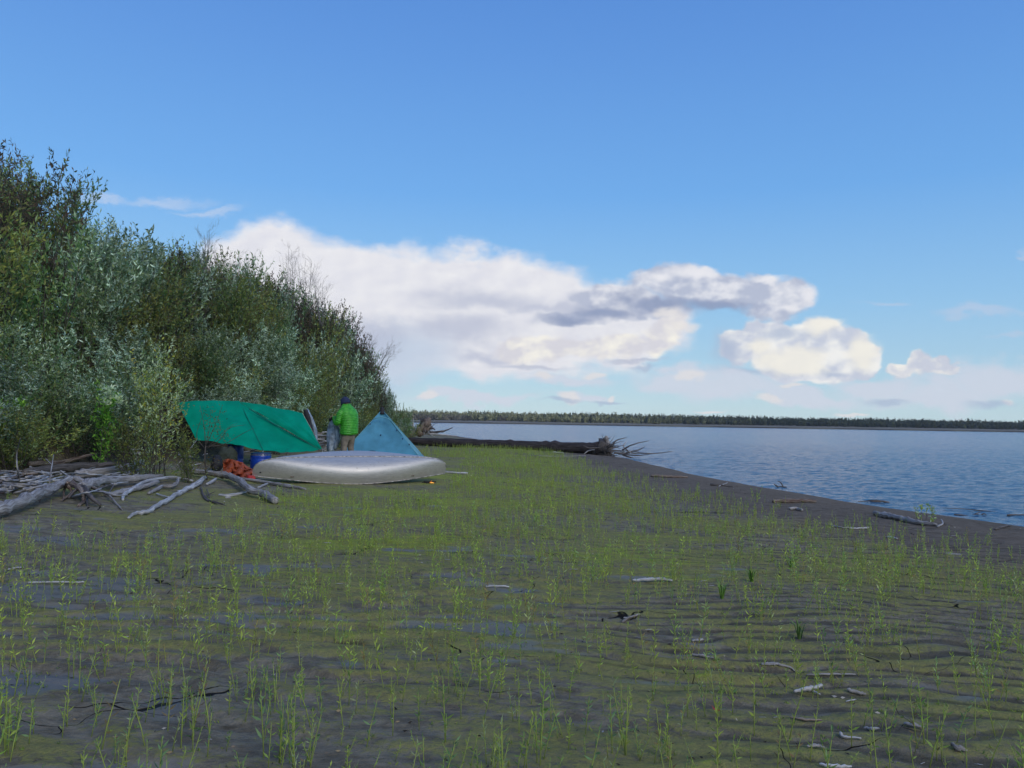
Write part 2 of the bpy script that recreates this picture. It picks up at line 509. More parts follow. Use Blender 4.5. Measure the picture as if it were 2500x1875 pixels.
def hull_mat():
    m, n, b, o = mat('worn_aluminium_hull')
    tcn = n.new('ShaderNodeTexCoord').outputs['Object']
    sx = n.noise(n.mapping(tcn, scale=(1.2, 14, 14)), 3.0, 7, 0.7, 0.5)
    spots = n.noise(tcn, 11, 6, 0.7)
    cc = n.mix(n.rng(sx, 0.35, 0.7), (0.47, 0.455, 0.43), (0.60, 0.58, 0.55))
    cc = n.mix(n.math('MULTIPLY', n.rng(spots, 0.60, 0.70), 0.4), cc, (0.16, 0.13, 0.10))
    _, _, zz = n.sep(tcn)                                  # mud low on the side that lies on the ground
    sc2 = n.noise(n.mapping(tcn, scale=(0.8, 30, 30)), 5.0, 5, 0.8)
    cc = n.mix(n.math('MULTIPLY', n.rng(sc2, 0.62, 0.67), 0.75), cc, (0.10, 0.09, 0.085))
    n.put(b.inputs['Base Color'], cc)
    b.inputs['Metallic'].default_value = 0.5
    n.put(b.inputs['Roughness'], n.rng(sx, 0.3, 0.7, 0.42, 0.56))
    bp = n.new('ShaderNodeBump'); bp.inputs['Strength'].default_value = 0.12; bp.inputs['Distance'].default_value = 0.02
    n.put(bp.inputs['Height'], spots); n.put(b.inputs['Normal'], bp.outputs[0])
    return m


M['hull'] = hull_mat()
M['hullstrip'] = simple('keel_strip', (0.40, 0.37, 0.34), 0.5, 0.3, 0.3, 12)


def ground_mat():
    m, n, b, o = mat('river_silt')
    a = n.new('ShaderNodeAttribute'); a.attribute_name = 'G1'      # moss, wet, ripple
    moss, wet, rip = n.sep(a.outputs['Vector'])
    a2 = n.new('ShaderNodeAttribute'); a2.attribute_name = 'G2'    # sand, litter, depth of trough
    sand, litter, big = n.sep(a2.outputs['Vector'])
    tcn = n.new('ShaderNodeTexCoord').outputs['Object']
    nf = n.noise(n.mapping(tcn, scale=(1, 1, 1)), 24, 6, 0.7)
    nm = n.noise(n.mapping(tcn, scale=(1, 1.7, 1)), 5, 6, 0.68)
    nvf = n.noise(tcn, 130, 3, 0.7)
    mud = n.mix(n.rng(nm, 0.34, 0.64), (0.158, 0.138, 0.098), (0.278, 0.250, 0.186))
    mud = n.mix(n.math('MULTIPLY', n.rng(nf, 0.48, 0.68), 0.6), mud, (0.115, 0.100, 0.074))
    # algae and moss film
    mk = n.math('ADD', moss, n.math('MULTIPLY', n.math('SUBTRACT', nf, 0.5), 1.5))
    mk = n.math('ADD', mk, n.math('MULTIPLY', n.math('SUBTRACT', nm, 0.5), 1.7))
    film = n.mix(n.rng(nf, 0.35, 0.7), (0.215, 0.208, 0.075), (0.325, 0.320, 0.090))
    col = n.mix(n.math('MULTIPLY', n.rng(mk, 0.22, 0.72), 0.78), mud, film)
    bright = n.math('ADD', moss, n.math('MULTIPLY', n.math('SUBTRACT', nm, 0.5), 1.5))
    col = n.mix(n.math('MULTIPLY', n.rng(bright, 0.86, 1.2), 0.8), col, (0.30, 0.35, 0.055))
    # wet grey flats of fine silt
    wk = n.rng(n.math('ADD', wet, n.math('MULTIPLY', n.math('SUBTRACT', nm, 0.5), 0.35)), 0.60, 0.74)
    col = n.mix(n.math('MULTIPLY', wk, 0.8), col, (0.165, 0.164, 0.152))
    # cracks of the drying crust
    vv = n.vec('ADD', n.mapping(tcn, scale=(.8, 1.25, 1)), n.vec('SCALE', n.vec('SUBTRACT', n.noise(tcn, 1.6, 3, .45, col=True), (0.5, 0.5, 0.5)), scale=0.7))
    vo = n.new('ShaderNodeTexVoronoi', feature='DISTANCE_TO_EDGE'); n.put(vo.inputs['Vector'], n.vec('MULTIPLY', vv, (1, 1, 0)))
    vo.inputs['Scale'].default_value = 1.25
    cm = n.noise(tcn, 0.9, 3, 0.5)
    wdt = n.math('MULTIPLY', n.rng(cm, 0.50, 0.66), 0.009)
    cr = n.math('SUBTRACT', 1.0, n.rng(vo.outputs['Distance'], n.math('MULTIPLY', wdt, 0.35), wdt))
    cr = n.math('MULTIPLY', cr, n.rng(cm, 0.50, 0.56))
    cr = n.math('MULTIPLY', cr, n.math('SUBTRACT', 1.0, litter, clamp=True))
    # dark patches, somewhat more of them in hollows
    dk = n.rng(n.math('ADD', n.noise(n.mapping(tcn, scale=(0.6, 1.6, 1)), 2.2, 5, 0.6), n.math('MULTIPLY', big, -0.07)), 0.63, 0.74)
    col = n.mix(n.math('MULTIPLY', dk, 0.7), col, (0.050, 0.042, 0.028))
    # sand by the water
    sc_ = n.mix(n.rng(nm, 0.35, 0.7), (0.155, 0.124, 0.092), (0.215, 0.178, 0.134))
    col = n.mix(sand, col, sc_)
    lit = n.mix(n.rng(nf, 0.4, 0.62), (0.022, 0.018, 0.012), (0.09, 0.072, 0.045))
    col = n.mix(litter, col, lit)
    col = n.mix(n.math('MULTIPLY', n.rng(rip, -0.15, -0.6), 0.5), col, (0.050, 0.048, 0.032))  # trough shade put into the colour so ripples show in flat light
    col = n.mix(n.math('MULTIPLY', n.rng(nvf, 0.60, 0.72), 0.25), col, (0.20, 0.19, 0.16))
    col = n.mix(n.math('MULTIPLY', cr, 0.95), col, (0.010, 0.009, 0.008))
    n.put(b.inputs['Base Color'], col)
    n.put(b.inputs['Roughness'], n.rng(wk, 0, 1, 0.9, 0.55))
    n.put(b.inputs['Specular IOR Level'], n.rng(wk, 0, 1, 0.08, 0.16))
    h = n.math('ADD', n.math('MULTIPLY', nf, 0.6), n.math('MULTIPLY', nvf, 0.25))
    h = n.math('MULTIPLY', h, n.math('SUBTRACT', 1.0, n.math('MULTIPLY', wk, 0.75)))
    h = n.math('ADD', h, n.math('MULTIPLY', nm, 0.9))
    h = n.math('SUBTRACT', h, n.math('MULTIPLY', cr, 1.2))
    bp = n.new('ShaderNodeBump'); bp.inputs['Strength'].default_value = 1.0; bp.inputs['Distance'].default_value = 0.034
    n.put(bp.inputs['Height'], h); n.put(b.inputs['Normal'], bp.outputs[0])
    return m


def water_mat():
    m, n, b, o = mat('river_water')
    tcn = n.new('ShaderNodeTexCoord').outputs['Object']
    v = n.mapping(tcn, scale=(0.55, 1.0, 1), rot=(0, 0, R(12)))
    h1 = n.noise(v, 2.0, 7, 0.6, 0.3)
    h2 = n.noise(n.mapping(tcn, scale=(0.6, 1, 1), rot=(0, 0, R(-20))), 9, 3, 0.6)
    h3 = n.noise(v, 0.28, 3, 0.5)
    h = n.math('ADD', n.math('MULTIPLY', h1, 1.0), n.math('MULTIPLY', h2, 0.36))
    h = n.math('ADD', h, n.math('MULTIPLY', h3, 1.2))
    b.inputs['Base Color'].default_value = (0.058, 0.185, 0.315, 1)
    b.inputs['Roughness'].default_value = 0.14
    b.inputs['IOR'].default_value = 1.333
    bp = n.new('ShaderNodeBump'); bp.inputs['Strength'].default_value = 1.0; bp.inputs['Distance'].default_value = 0.50
    n.put(bp.inputs['Height'], h); n.put(b.inputs['Normal'], bp.outputs[0])
    return m


M['ground'] = ground_mat()
M['water'] = water_mat()


def shore_mat():
    m, n, b, o = mat('far_shore_sand')
    tcn = n.new('ShaderNodeTexCoord').outputs['Object']
    _, _, z = n.sep(tcn)
    f = n.noise(n.mapping(tcn, scale=(0.02, 0.2, 1)), 1.0, 5)
    cc = n.mix(n.rng(n.math('ADD', z, n.math('MULTIPLY', f, 0.4)), 1.0, 1.35), (0.035, 0.028, 0.022), (0.24, 0.20, 0.145))
    cc = n.mix(n.rng(f, 0.42, 0.6), cc, (0.13, 0.12, 0.075))
    n.put(b.inputs['Base Color'], cc)
    b.inputs['Roughness'].default_value = 0.9
    return m


M['farshore'] = shore_mat()


# ------------------------------------------------------------------ object helpers
def tag(o, label=None, cat=None, group=None, kind=None):
    if label: o['label'] = label
    if cat: o['category'] = cat
    if group: o['group'] = group
    if kind: o['kind'] = kind
    return o


def empty(name, loc=(0, 0, 0), rz=0.0):
    o = bpy.data.objects.new(name, None)
    o.empty_display_size = 0.2
    o.location = loc; o.rotation_euler = (0, 0, rz)
    COL.objects.link(o)
    return o


def np_mesh(name, verts, faces, cols=None, smooth=False, attrs=None):
    """faces: (n,4) or (n,3) array"""
    me = bpy.data.meshes.new(name)
    verts = np.ascontiguousarray(verts, dtype=np.float32); faces = np.ascontiguousarray(faces, dtype=np.int32)
    k = faces.shape[1]
    me.vertices.add(len(verts)); me.vertices.foreach_set('co', verts.ravel())
    me.loops.add(faces.size); me.loops.foreach_set('vertex_index', faces.ravel())
    me.polygons.add(len(faces))
    me.polygons.foreach_set('loop_start', np.arange(0, faces.size, k, dtype=np.int32))
    if smooth: me.polygons.foreach_set('use_smooth', np.ones(len(faces), bool))
    me.update(calc_edges=True)
    if cols is not None:
        ca = me.color_attributes.new('Col', 'FLOAT_COLOR', 'POINT')
        c4 = np.ones((len(verts), 4), np.float32); c4[:, :3] = cols
        ca.data.foreach_set('color', c4.ravel())
    for nm, arr in (attrs or {}).items():
        at = me.attributes.new(nm, 'FLOAT_VECTOR', 'POINT')
        at.data.foreach_set('vector', np.ascontiguousarray(arr, dtype=np.float32).ravel())
    return me


def obj(name, me, material=None, parent=None):
    o = bpy.data.objects.new(name, me)
    if material is not None:
        if isinstance(material, str): material = M[material]
        me.materials.append(material)
    COL.objects.link(o)
    if parent is not None: o.parent = parent
    return o


class MB:
    """collects vertices and polygons for one mesh"""
    def __init__(s): s.v, s.f, s.u = [], [], []

    def add(s, vs, fs, us=None):
        b = len(s.v)
        s.v += [tuple(p) for p in vs]
        s.u += [tuple(p) for p in (us if us is not None else vs)]
        s.f += [tuple(i + b for i in f) for f in fs]

    def tube(s, pts, rad, n=8, cap=True, rough=0.0, seed=0, flat=1.0, off=0.0):
        rg = random.Random(seed)
        pts = [Vector(p) for p in pts]
        vs, fs, us = [], [], []
        L = 0.0
        prev = None
        for i, p in enumerate(pts):
            t = (pts[min(i + 1, len(pts) - 1)] - pts[max(i - 1, 0)])
            t = t.normalized() if t.length > 1e-9 else Vector((0, 0, 1))
            if prev is None:
                up = Vector((0, 0, 1)) if abs(t.z) < 0.9 else Vector((1, 0, 0))
                a = t.cross(up).normalized()
            else:
                a = (prev - t * prev.dot(t)).normalized()
            prev = a
            b_ = t.cross(a)
            if i: L += (p - pts[i - 1]).length
            for k in range(n):
                th = 2 * math.pi * k / n
                r = rad[i] * (1 + rough * (rg.random() - 0.5) * 2)
                q = p + a * math.cos(th) * r + b_ * math.sin(th) * r * flat
                vs.append(q); us.append((L + off, math.cos(th) * rad[i] + off, math.sin(th) * rad[i]))
        m = len(pts)
        for i in range(m - 1):
            for k in range(n):
                k2 = (k + 1) % n
                fs.append((i * n + k, i * n + k2, (i + 1) * n + k2, (i + 1) * n + k))
        if cap:
            fs.append(tuple(reversed(range(n))))
            fs.append(tuple((m - 1) * n + k for k in range(n)))
        s.add(vs, fs, us)

    def box(s, c, d, rz=0.0, tilt=0.0):
        c = Vector(c); mt = Matrix.Rotation(rz, 3, 'Z') @ Matrix.Rotation(tilt, 3, 'X')
        vs = [c + mt @ Vector((sx * d[0] / 2, sy * d[1] / 2, sz * d[2] / 2)) for sx in (-1, 1) for sy in (-1, 1) for sz in (-1, 1)]
        s.add(vs, [(0, 1, 3, 2), (4, 6, 7, 5), (0, 4, 5, 1), (2, 3, 7, 6), (0, 2, 6, 4), (1, 5, 7, 3)])

    def loft(s, rings, cap=True):
        n = len(rings[0]); vs = [p for r in rings for p in r]; fs = []
        for i in range(len(rings) - 1):
            for k in range(n):
                k2 = (k + 1) % n
                fs.append((i * n + k, i * n + k2, (i + 1) * n + k2, (i + 1) * n + k))
        if cap:
            fs.append(tuple(reversed(range(n)))); fs.append(tuple((len(rings) - 1) * n + k for k in range(n)))
        s.add(vs, fs)

    def sphere(s, c, r, nu=14, nv=9):
        c = Vector(c); rings = []
        for j in range(nv + 1):
            ph = math.pi * (j + 0.02) / (nv + 0.04)
            rings.append([c + Vector((r[0] * math.sin(ph) * math.cos(2 * math.pi * k / nu), r[1] * math.sin(ph) * math.sin(2 * math.pi * k / nu), -r[2] * math.cos(ph))) for k in range(nu)])
        s.loft(rings)

    def build(s, name, material, parent=None, smooth=True, origin=None):
        me = bpy.data.meshes.new(name)
        vs = s.v
        if origin is not None: vs = [tuple(Vector(p) - Vector(origin)) for p in vs]
        me.from_pydata(vs, [], s.f)
        me.update()
        at = me.attributes.new('uvw', 'FLOAT_VECTOR', 'POINT')
        at.data.foreach_set('vector', np.array(s.u, dtype=np.float32).ravel())
        if smooth: me.polygons.foreach_set('use_smooth', np.ones(len(me.polygons), bool))
        o = obj(name, me, material, parent)
        if origin is not None: o.location = origin
        return o


def smooth_path(pts, rad, sub=5):
    """Catmull-Rom through the points"""
    P = [Vector(p) for p in pts]
    if len(P) == 2: P = [P[0], (P[0] + P[1]) / 2, P[1]]; rad = [rad[0], (rad[0] + rad[-1]) / 2, rad[-1]]
    out, ro = [], []
    for i in range(len(P) - 1):
        p0 = P[i - 1] if i else P[0] * 2 - P[1]
        p1, p2 = P[i], P[i + 1]
        p3 = P[i + 2] if i + 2 < len(P) else P[-1] * 2 - P[-2]
        for k in range(sub):
            t = k / sub
            out.append(0.5 * ((2 * p1) + (p2 - p0) * t + (2 * p0 - 5 * p1 + 4 * p2 - p3) * t * t + (3 * p1 - 3 * p2 + p3 - p0) * t ** 3))
            ro.append(rad[i] + (rad[i + 1] - rad[i]) * t)
    out.append(P[-1]); ro.append(rad[-1])
    return out, ro


def gnarly(mb, pts, rad, seed=0, n=9, sub=6, bend=0.25, rough=0.10, blunt=True, flat=1.0):
    rg = random.Random(seed)
    p, r = smooth_path(pts, rad, sub)
    for i in range(1, len(p) - 1):
        k = r[i] * bend
        p[i] = p[i] + Vector((rg.uniform(-k, k), rg.uniform(-k, k), rg.uniform(-k, k)))
        if rg.random() < 0.12: r[i] *= 1.22
    if blunt:
        d0 = (p[0] - p[1]).normalized(); d1 = (p[-1] - p[-2]).normalized()
        p = [p[0] + d0 * r[0] * 0.4] + p + [p[-1] + d1 * r[-1] * 0.4]
        r = [r[0] * 0.62] + r + [r[-1] * 0.62]
    mb.tube(p, r, n, rough=rough, seed=seed, flat=flat, off=rg.uniform(0, 20))


# ================================================================== SETTING
def build_ground():
    ys = [-60, -40, -25, -15, -9, -5, -2, 0, 1.2, 2.0]
    y = 2.4
    while y < 60:
        ys.append(y); y += max(0.018, 0.0042 * y)
    while y < 900:
        ys.append(y); y += 0.03 * y
    xs = list(np.arange(-9.0, 10.5, 0.048))
    x = 10.5; st = 0.06
    while x < 60: xs.append(x); x += st; st *= 1.12
    x = -9.05; st = 0.07
    while x > -700: xs.insert(0, x); x -= st; st = min(st * 1.05, 60)
    xs = np.array(xs); ys = np.array(ys)
    X, Y = np.meshgrid(xs, ys)
    Z, t, flat, s1, s2 = terr(X, Y, full=True)
    # moss film: patches drawn out sideways, stronger in the middle, thin on the sand
    mo = 0.60 * fbm(X * .55 + 3, Y * .75, 101, 4) + 0.40 * fbm(X * 1.6, Y * 3.2, 103, 4)
    mo = sstep(0.33, 0.72, mo + 0.10 * s1 + 0.10 * s2 * sstep(9, 4, Y))
    mid = np.exp(-((X + 1.4 - (Y - 14) * 0.04) / 3.2) ** 2) * sstep(5, 9, Y) * 0.42
    mo = np.clip(mo * 0.78 + mid + 0.10, 0, 1.1)
    mo = mo * sstep(0.20, 0.34, t + 0.08 * (fbm(X * .8, Y * .8, 107, 3) - .5))
    we = 0.7 * fbm(X * .8 + 40, Y * 1.7 + 4, 111, 3) + 0.3 * vn(X * 3, Y * 6, 113)
    we = we - 0.07 * s2 + 0.10 * np.exp(-((X + 2.6) / 2.4) ** 2) * sstep(10, 4, Y) - 0.16 * sstep(8, 16, Y) - 0.14 * sstep(-.5, 1.5, X)
    sa = 1 - sstep(0.25, 0.38, t + 0.10 * (fbm(X * .7, Y * .9, 117, 4) - .5))
    li = sstep(0.97, 1.06, t + 0.06 * (fbm(X * .9, Y * .9, 119, 3) - .5))
    V = np.stack([X, Y, Z], -1).reshape(-1, 3)
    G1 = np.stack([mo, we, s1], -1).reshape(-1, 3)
    G2 = np.stack([sa, li, s2], -1).reshape(-1, 3)
    ny, nx = X.shape
    idx = np.arange(ny * nx).reshape(ny, nx)
    Fq = np.stack([idx[:-1, :-1], idx[:-1, 1:], idx[1:, 1:], idx[1:, :-1]], -1).reshape(-1, 4)
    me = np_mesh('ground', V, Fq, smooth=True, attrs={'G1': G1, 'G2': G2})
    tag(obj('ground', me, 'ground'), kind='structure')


build_ground()


def build_water():
    # fine near the camera so that the little waves are real; one sheet out to the horizon
    ys = [-400, -100, 0, 8]
    y = 11.0
    while y < 160:
        ys.append(y); y += max(0.05, 0.0045 * y)
    while y < 1150:
        ys.append(y); y += 0.05 * y
    ys = np.array(ys)
    us = np.concatenate([np.linspace(-9, -0.5, 12), np.linspace(-0.35, 0.78, 420), np.linspace(1.0, 9, 12)])
    U, Y = np.meshgrid(us, ys)
    X = np.clip(U * np.maximum(Y, 12.0), -1500 + U, 1500 + U)
    a = np.clip(1.0 - (Y - 60) / 100.0, 0, 1) * sstep(9, 14, Y)
    w = 0.5 * (fbm(X * 1.1 + .3 * Y, Y * 2.6, 201, 3) - .5) + 0.5 * (fbm(X * 2.6, Y * 5.5 + X, 207, 2) - .5)
    Z = WATER_Z + a * 0.085 * w
    V = np.stack([X, Y, Z], -1).reshape(-1, 3)
    ny, nx = X.shape
    idx = np.arange(ny * nx).reshape(ny, nx)
    Fq = np.stack([idx[:-1, :-1], idx[:-1, 1:], idx[1:, 1:], idx[1:, :-1]], -1).reshape(-1, 4)
    tag(obj('river_water', np_mesh('river_water', V, Fq, smooth=True), 'water'), kind='structure')


build_water()


def build_far_shore():
    prof = [(0, -2.0), (3, 0.0), (4.5, 1.05), (12, 1.25), (45, 2.1), (60, 2.6), (140, 5.2), (400, 5.0), (450, -3)]
    xs = np.concatenate([np.arange(-1600, -400, 50), np.arange(-400, 900, 4), np.arange(900, 1601, 50)])
    V, nx = [], len(xs)
    for (dd, z) in prof:
        off = 14 * (fbm(xs / 70.0, xs * 0 + 2, 301, 4) - .5) if dd < 60 else 0
        zz = z + (0.5 * (fbm(xs / 25.0, xs * 0 + dd, 303, 4) - .5) if 0 < dd < 400 else 0)
        V.append(np.stack([xs, 800 + dd + off + 0 * xs, zz + 0 * xs], -1))
    V = np.concatenate(V)
    idx = np.arange(len(V)).reshape(len(prof), nx)
    Fq = np.stack([idx[:-1, :-1], idx[:-1, 1:], idx[1:, 1:], idx[1:, :-1]], -1).reshape(-1, 4)
    tag(obj('far_shore', np_mesh('far_shore', V, Fq), 'farshore'), kind='structure')
    # the far-off wood: one mass
    rg = np.random.default_rng(5)
    V, Fc, C = [], [], []
    nb = 0
    for k in range(5200):
        x = rg.uniform(-330, 720)
        row = rg.integers(0, 6)
        y = 858 + row * 13 + rg.uniform(-6, 6)
        z0 = np.interp(y - 800, [45, 60, 140], [2.0, 2.6, 5.2]) - 0.3
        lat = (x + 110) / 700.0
        g = float(fbm(np.array([x / 38.0]), np.array([1.0]), 307, 3)[0])
        spruce = rg.random() < (0.15 + 0.35 * np.clip(lat * 1.6, 0, 1)) * (0.5 + g)  # dark spruces crowd the right, standing in for cloud shadow
        h = (9.2 + 2.6 * g + rg.uniform(-1.0, 1.3)) * (1.12 if spruce else 0.95) * (0.92 - 0.12 * np.clip(lat * 1.5, 0, 1)) * (0.66 + 0.06 * row)
        n = 34
        if spruce:
            tt = rg.random(n) ** 0.8
            rr = (1 - tt) * rg.uniform(0.9, 1.5) + 0.1; th = rg.random(n) * 6.283
            c3 = np.stack([x + rr * np.cos(th), y + rr * np.sin(th), z0 + 0.5 + tt * h], -1); sz = 1.0 * (1.15 - tt) + .1
            bc = np.array([0.022, 0.036, 0.022]) * rg.uniform(0.8, 1.5)
        else:
            q = rg.normal(size=(n, 3)); q /= np.linalg.norm(q, axis=1)[:, None]; q *= rg.random((n, 1)) ** 0.4
            wd = rg.uniform(1.4, 2.3)
            c3 = np.array([x, y, z0 + h * 0.52]) + q * np.array([wd, wd, h * 0.48]); sz = np.full(n, 1.15)
            sun_yel = np.clip(1.5 - lat * 2.6, 0.0, 1) * rg.uniform(0.6, 1.1)  # sunlight painted as yellow on the left trees, fading rightward
            bc = np.array([0.055, 0.072, 0.03]) * (1 - sun_yel) + np.array([0.34, 0.34, 0.16]) * sun_yel
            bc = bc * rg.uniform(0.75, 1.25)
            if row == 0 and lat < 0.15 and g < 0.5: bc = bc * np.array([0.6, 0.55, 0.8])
        d = rg.normal(size=(n, 3, 3)) * sz[:, None, None] * np.array([0.7, 0.7, 0.9])
        vv = (c3[:, None, :] + d).reshape(-1, 3)
        V.append(vv); C.append(np.repeat(bc * rg.uniform(0.7, 1.3, (n, 1)), 3, 0))
        Fc.append(np.arange(3 * n).reshape(-1, 3) + nb); nb += 3 * n
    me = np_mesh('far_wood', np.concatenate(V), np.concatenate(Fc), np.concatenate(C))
    tag(obj('far_wood', me, 'far'), 'low far-off wood of birches and spruces along the opposite shore, painted sunlit left, cloud-shaded right', 'wood', kind='stuff')


build_far_shore()

# ================================================================== SHRUBS
PAL = {
    'silver': [(0.050, 0.085, 0.042), (0.075, 0.115, 0.060), (0.125, 0.165, 0.105), (0.25, 0.31, 0.25), (0.10, 0.125, 0.055)],
    'green': [(0.038, 0.075, 0.026), (0.060, 0.100, 0.030), (0.085, 0.125, 0.045), (0.15, 0.19, 0.12), (0.11, 0.115, 0.04)],
    'olive': [(0.065, 0.085, 0.032), (0.10, 0.110, 0.038), (0.14, 0.135, 0.04), (0.085, 0.07, 0.036), (0.16, 0.19, 0.12)],
    'brown': [(0.036, 0.044, 0.024), (0.055, 0.046, 0.032), (0.078, 0.054, 0.038), (0.034, 0.048, 0.026), (0.09, 0.066, 0.046)],
    'yellow': [(0.14, 0.17, 0.035), (0.22, 0.23, 0.04), (0.10, 0.14, 0.04), (0.24, 0.28, 0.17), (0.30, 0.23, 0.03)],
    'lush': [(0.07, 0.17, 0.02), (0.11, 0.24, 0.03), (0.05, 0.11, 0.02), (0.15, 0.27, 0.04), (0.09, 0.15, 0.03)],
    'pale': [(0.34, 0.42, 0.33), (0.42, 0.50, 0.40), (0.25, 0.33, 0.24), (0.18, 0.26, 0.14), (0.5, 0.55, 0.42)],
}


def leaf_mesh(name, pos, dirs, L, Wd, cols, rg):
    n = len(pos)
    d = dirs / np.linalg.norm(dirs, axis=1)[:, None]
    r = rg.normal(size=(n, 3))
    s = np.cross(d, r); s /= np.linalg.norm(s, axis=1)[:, None] + 1e-9
    nn = np.cross(s, d)
    L = L[:, None]; Wd = Wd[:, None]
    a = pos; b = pos + d * L * 0.45 + s * Wd * 0.5 + nn * Wd * 0.18
    c_ = pos + d * L + nn * L * -0.10; e = pos + d * L * 0.45 - s * Wd * 0.5 + nn * Wd * 0.18
    V = np.stack([a, b, c_, e], 1).reshape(-1, 3)
    Fq = np.arange(4 * n).reshape(-1, 4)
    return np_mesh(name, V, Fq, np.repeat(cols, 4, 0))


def shrub_proto(seed, H, nst, lean, pal, leafL=0.085, twigs=12, perTwig=15, w=None, leafless=False, stemr=0.013, lo=0.12, clus=True, tipsilver=0.0):
    rg = np.random.default_rng(seed); rr = random.Random(seed)
    mb = MB(); LP, LD, LS, LC = [], [], [], []
    pal_c = np.array(PAL[pal]) * np.array({'silver': (2.75, 2.75, 2.5), 'green': (2.75, 2.75, 2.5), 'yellow': (2.7, 2.8, 2.7), 'olive': (2.6, 2.9, 2.1), 'brown': (2.3, 2.2, 2.0)}.get(pal, (2.2, 2.2, 1.9))); w = np.array(w if w is not None else [.3, .3, .18, .08, .14]); w = w / w.sum()
    up = Vector((0, 0, 1))
    for s in range(nst):
        az = rr.uniform(0, 2 * math.pi); ln = rr.uniform(0.25, 1.0) * lean
        h = H * rr.uniform(0.66, 1.0) * (1.0 - 0.30 * (ln / max(lean, .01)) ** 2)
        base = Vector((rr.gauss(0, .12), rr.gauss(0, .12), -0.15))
        out = Vector((math.cos(az), math.sin(az), 0))
        pts = []
        for i in range(8):
            t = i / 7
            pts.append(base + up * (h + 0.15) * t + out * (math.sin(ln) * h * (t - 0.25 * t * t)) + Vector((rr.gauss(0, .02), rr.gauss(0, .02), 0)) * h * t)
        rads = [stemr * (1.0 if leafless else .62) * h / 2.5 * (1.15 - t / 7) + 0.002 for t in range(8)]
        mb.tube(pts, rads, 4)
        tw = []
        for k in range(twigs):
            t = rr.uniform(lo, 1.0) ** 0.85
            f = t * 7; i = min(int(f), 6); p = pts[i].lerp(pts[i + 1], f - i)
            d0 = (pts[i + 1] - pts[i]).normalized()
            a2 = rr.uniform(0, 6.283)
            side = Vector((math.cos(a2), math.sin(a2), 0.1))
            dd = (d0 * 0.9 + side * rr.uniform(.8, 1.6) + Vector((0.08, 0, 0.10))).normalized()
            l2 = H * rr.uniform(.13, .28) * (1.15 - 0.45 * t)
            q = [p, p + dd * l2 * .5, p + (dd + up * 0.35).normalized() * l2]
            mb.tube(q, [rads[i] * .45, rads[i] * .3, .0015], 3, cap=False)
            tw.append((q, l2))
            if leafless:
                for _ in range(3):
                    u = rr.uniform(.3, .95); pp = q[0].lerp(q[2], u); a3 = rr.uniform(0, 6.283)
                    d3 = (dd + Vector((math.cos(a3), math.sin(a3), .3)) * .7).normalized()
                    mb.tube([pp, pp + d3 * l2 * .45], [.003, .0012], 3, cap=False)
        tw.append(([pts[5], pts[6], pts[7]], h * 0.3))
        if leafless: continue
        for q, l2 in tw:
            n = max(3, int(perTwig * (0.6 + 0.8 * rr.random()) * (1.6 if q[0] == pts[5] else 1)))
            u = rg.random(n)
            q0, q1, q2 = (np.array(v) for v in q)
            pos = np.where(u[:, None] < .5, q0 + (q1 - q0) * (u * 2)[:, None], q1 + (q2 - q1) * (u * 2 - 1)[:, None])
            dirv_ = (q2 - q0); dirv_ = dirv_ / (np.linalg.norm(dirv_) + 1e-9)
            d = dirv_ * 0.9 + rg.normal(size=(n, 3)) * 0.75 + np.array([0.2, 0, 0.05])
            LP.append(pos); LD.append(d); LS.append(leafL * rg.uniform(.6, 1.25, n))
            bias = w.copy()
            if clus and rr.random() < (0.22 if q[0].z < H * .55 else .42) + tipsilver: bias = bias * np.array([.25, .4, 1.8, 5.5, .5]); bias /= bias.sum()
            ci = rg.choice(5, n, p=bias)
            LC.append(pal_c[ci] * rg.uniform(.75, 1.3, (n, 1)))
    sm = MB.build.__get__(mb)('stems_proto', 'twig' if leafless else 'stem')
    me_s = sm.data; bpy.data.objects.remove(sm)
    me_l = None
    if not leafless:
        LS_ = np.concatenate(LS)
        me_l = leaf_mesh('foliage', np.concatenate(LP), np.concatenate(LD), LS_, LS_ * rg.uniform(.26, .36, len(LS_)), np.concatenate(LC), rg)
        me_l.materials.append(M['leaf'])
    me_s.name = 'stems'
    return (me_s, me_l, H)


def place_shrub(proto, name, loc, sc, rz, label, cat, group=None, tilt=(0, 0)):
    me_s, me_l, H = proto
    r = empty(name, loc)
    r.rotation_euler = (tilt[0], tilt[1], rz)
    r.scale = (sc[0], sc[0], sc[1]) if isinstance(sc, tuple) else (sc, sc, sc)
    a = bpy.data.objects.new('stems', me_s); COL.objects.link(a); a.parent = r
    if me_l is not None:
        b = bpy.data.objects.new('foliage', me_l); COL.objects.link(b); b.parent = r
    tag(r, label, cat, group)
    return r


SIL_X = [-200, 0, 40, 75, 115, 135, 160, 240, 320, 345, 380, 440, 480, 520, 560, 600, 640, 680, 720, 760, 800, 850, 880, 910, 930, 945, 985, 1010]
SIL_Y = [350, 362, 350, 368, 400, 505, 520, 520, 535, 590, 575, 565, 600, 582, 605, 622, 645, 645, 672, 690, 705, 740, 795, 850, 890, 925, 965, 1010]


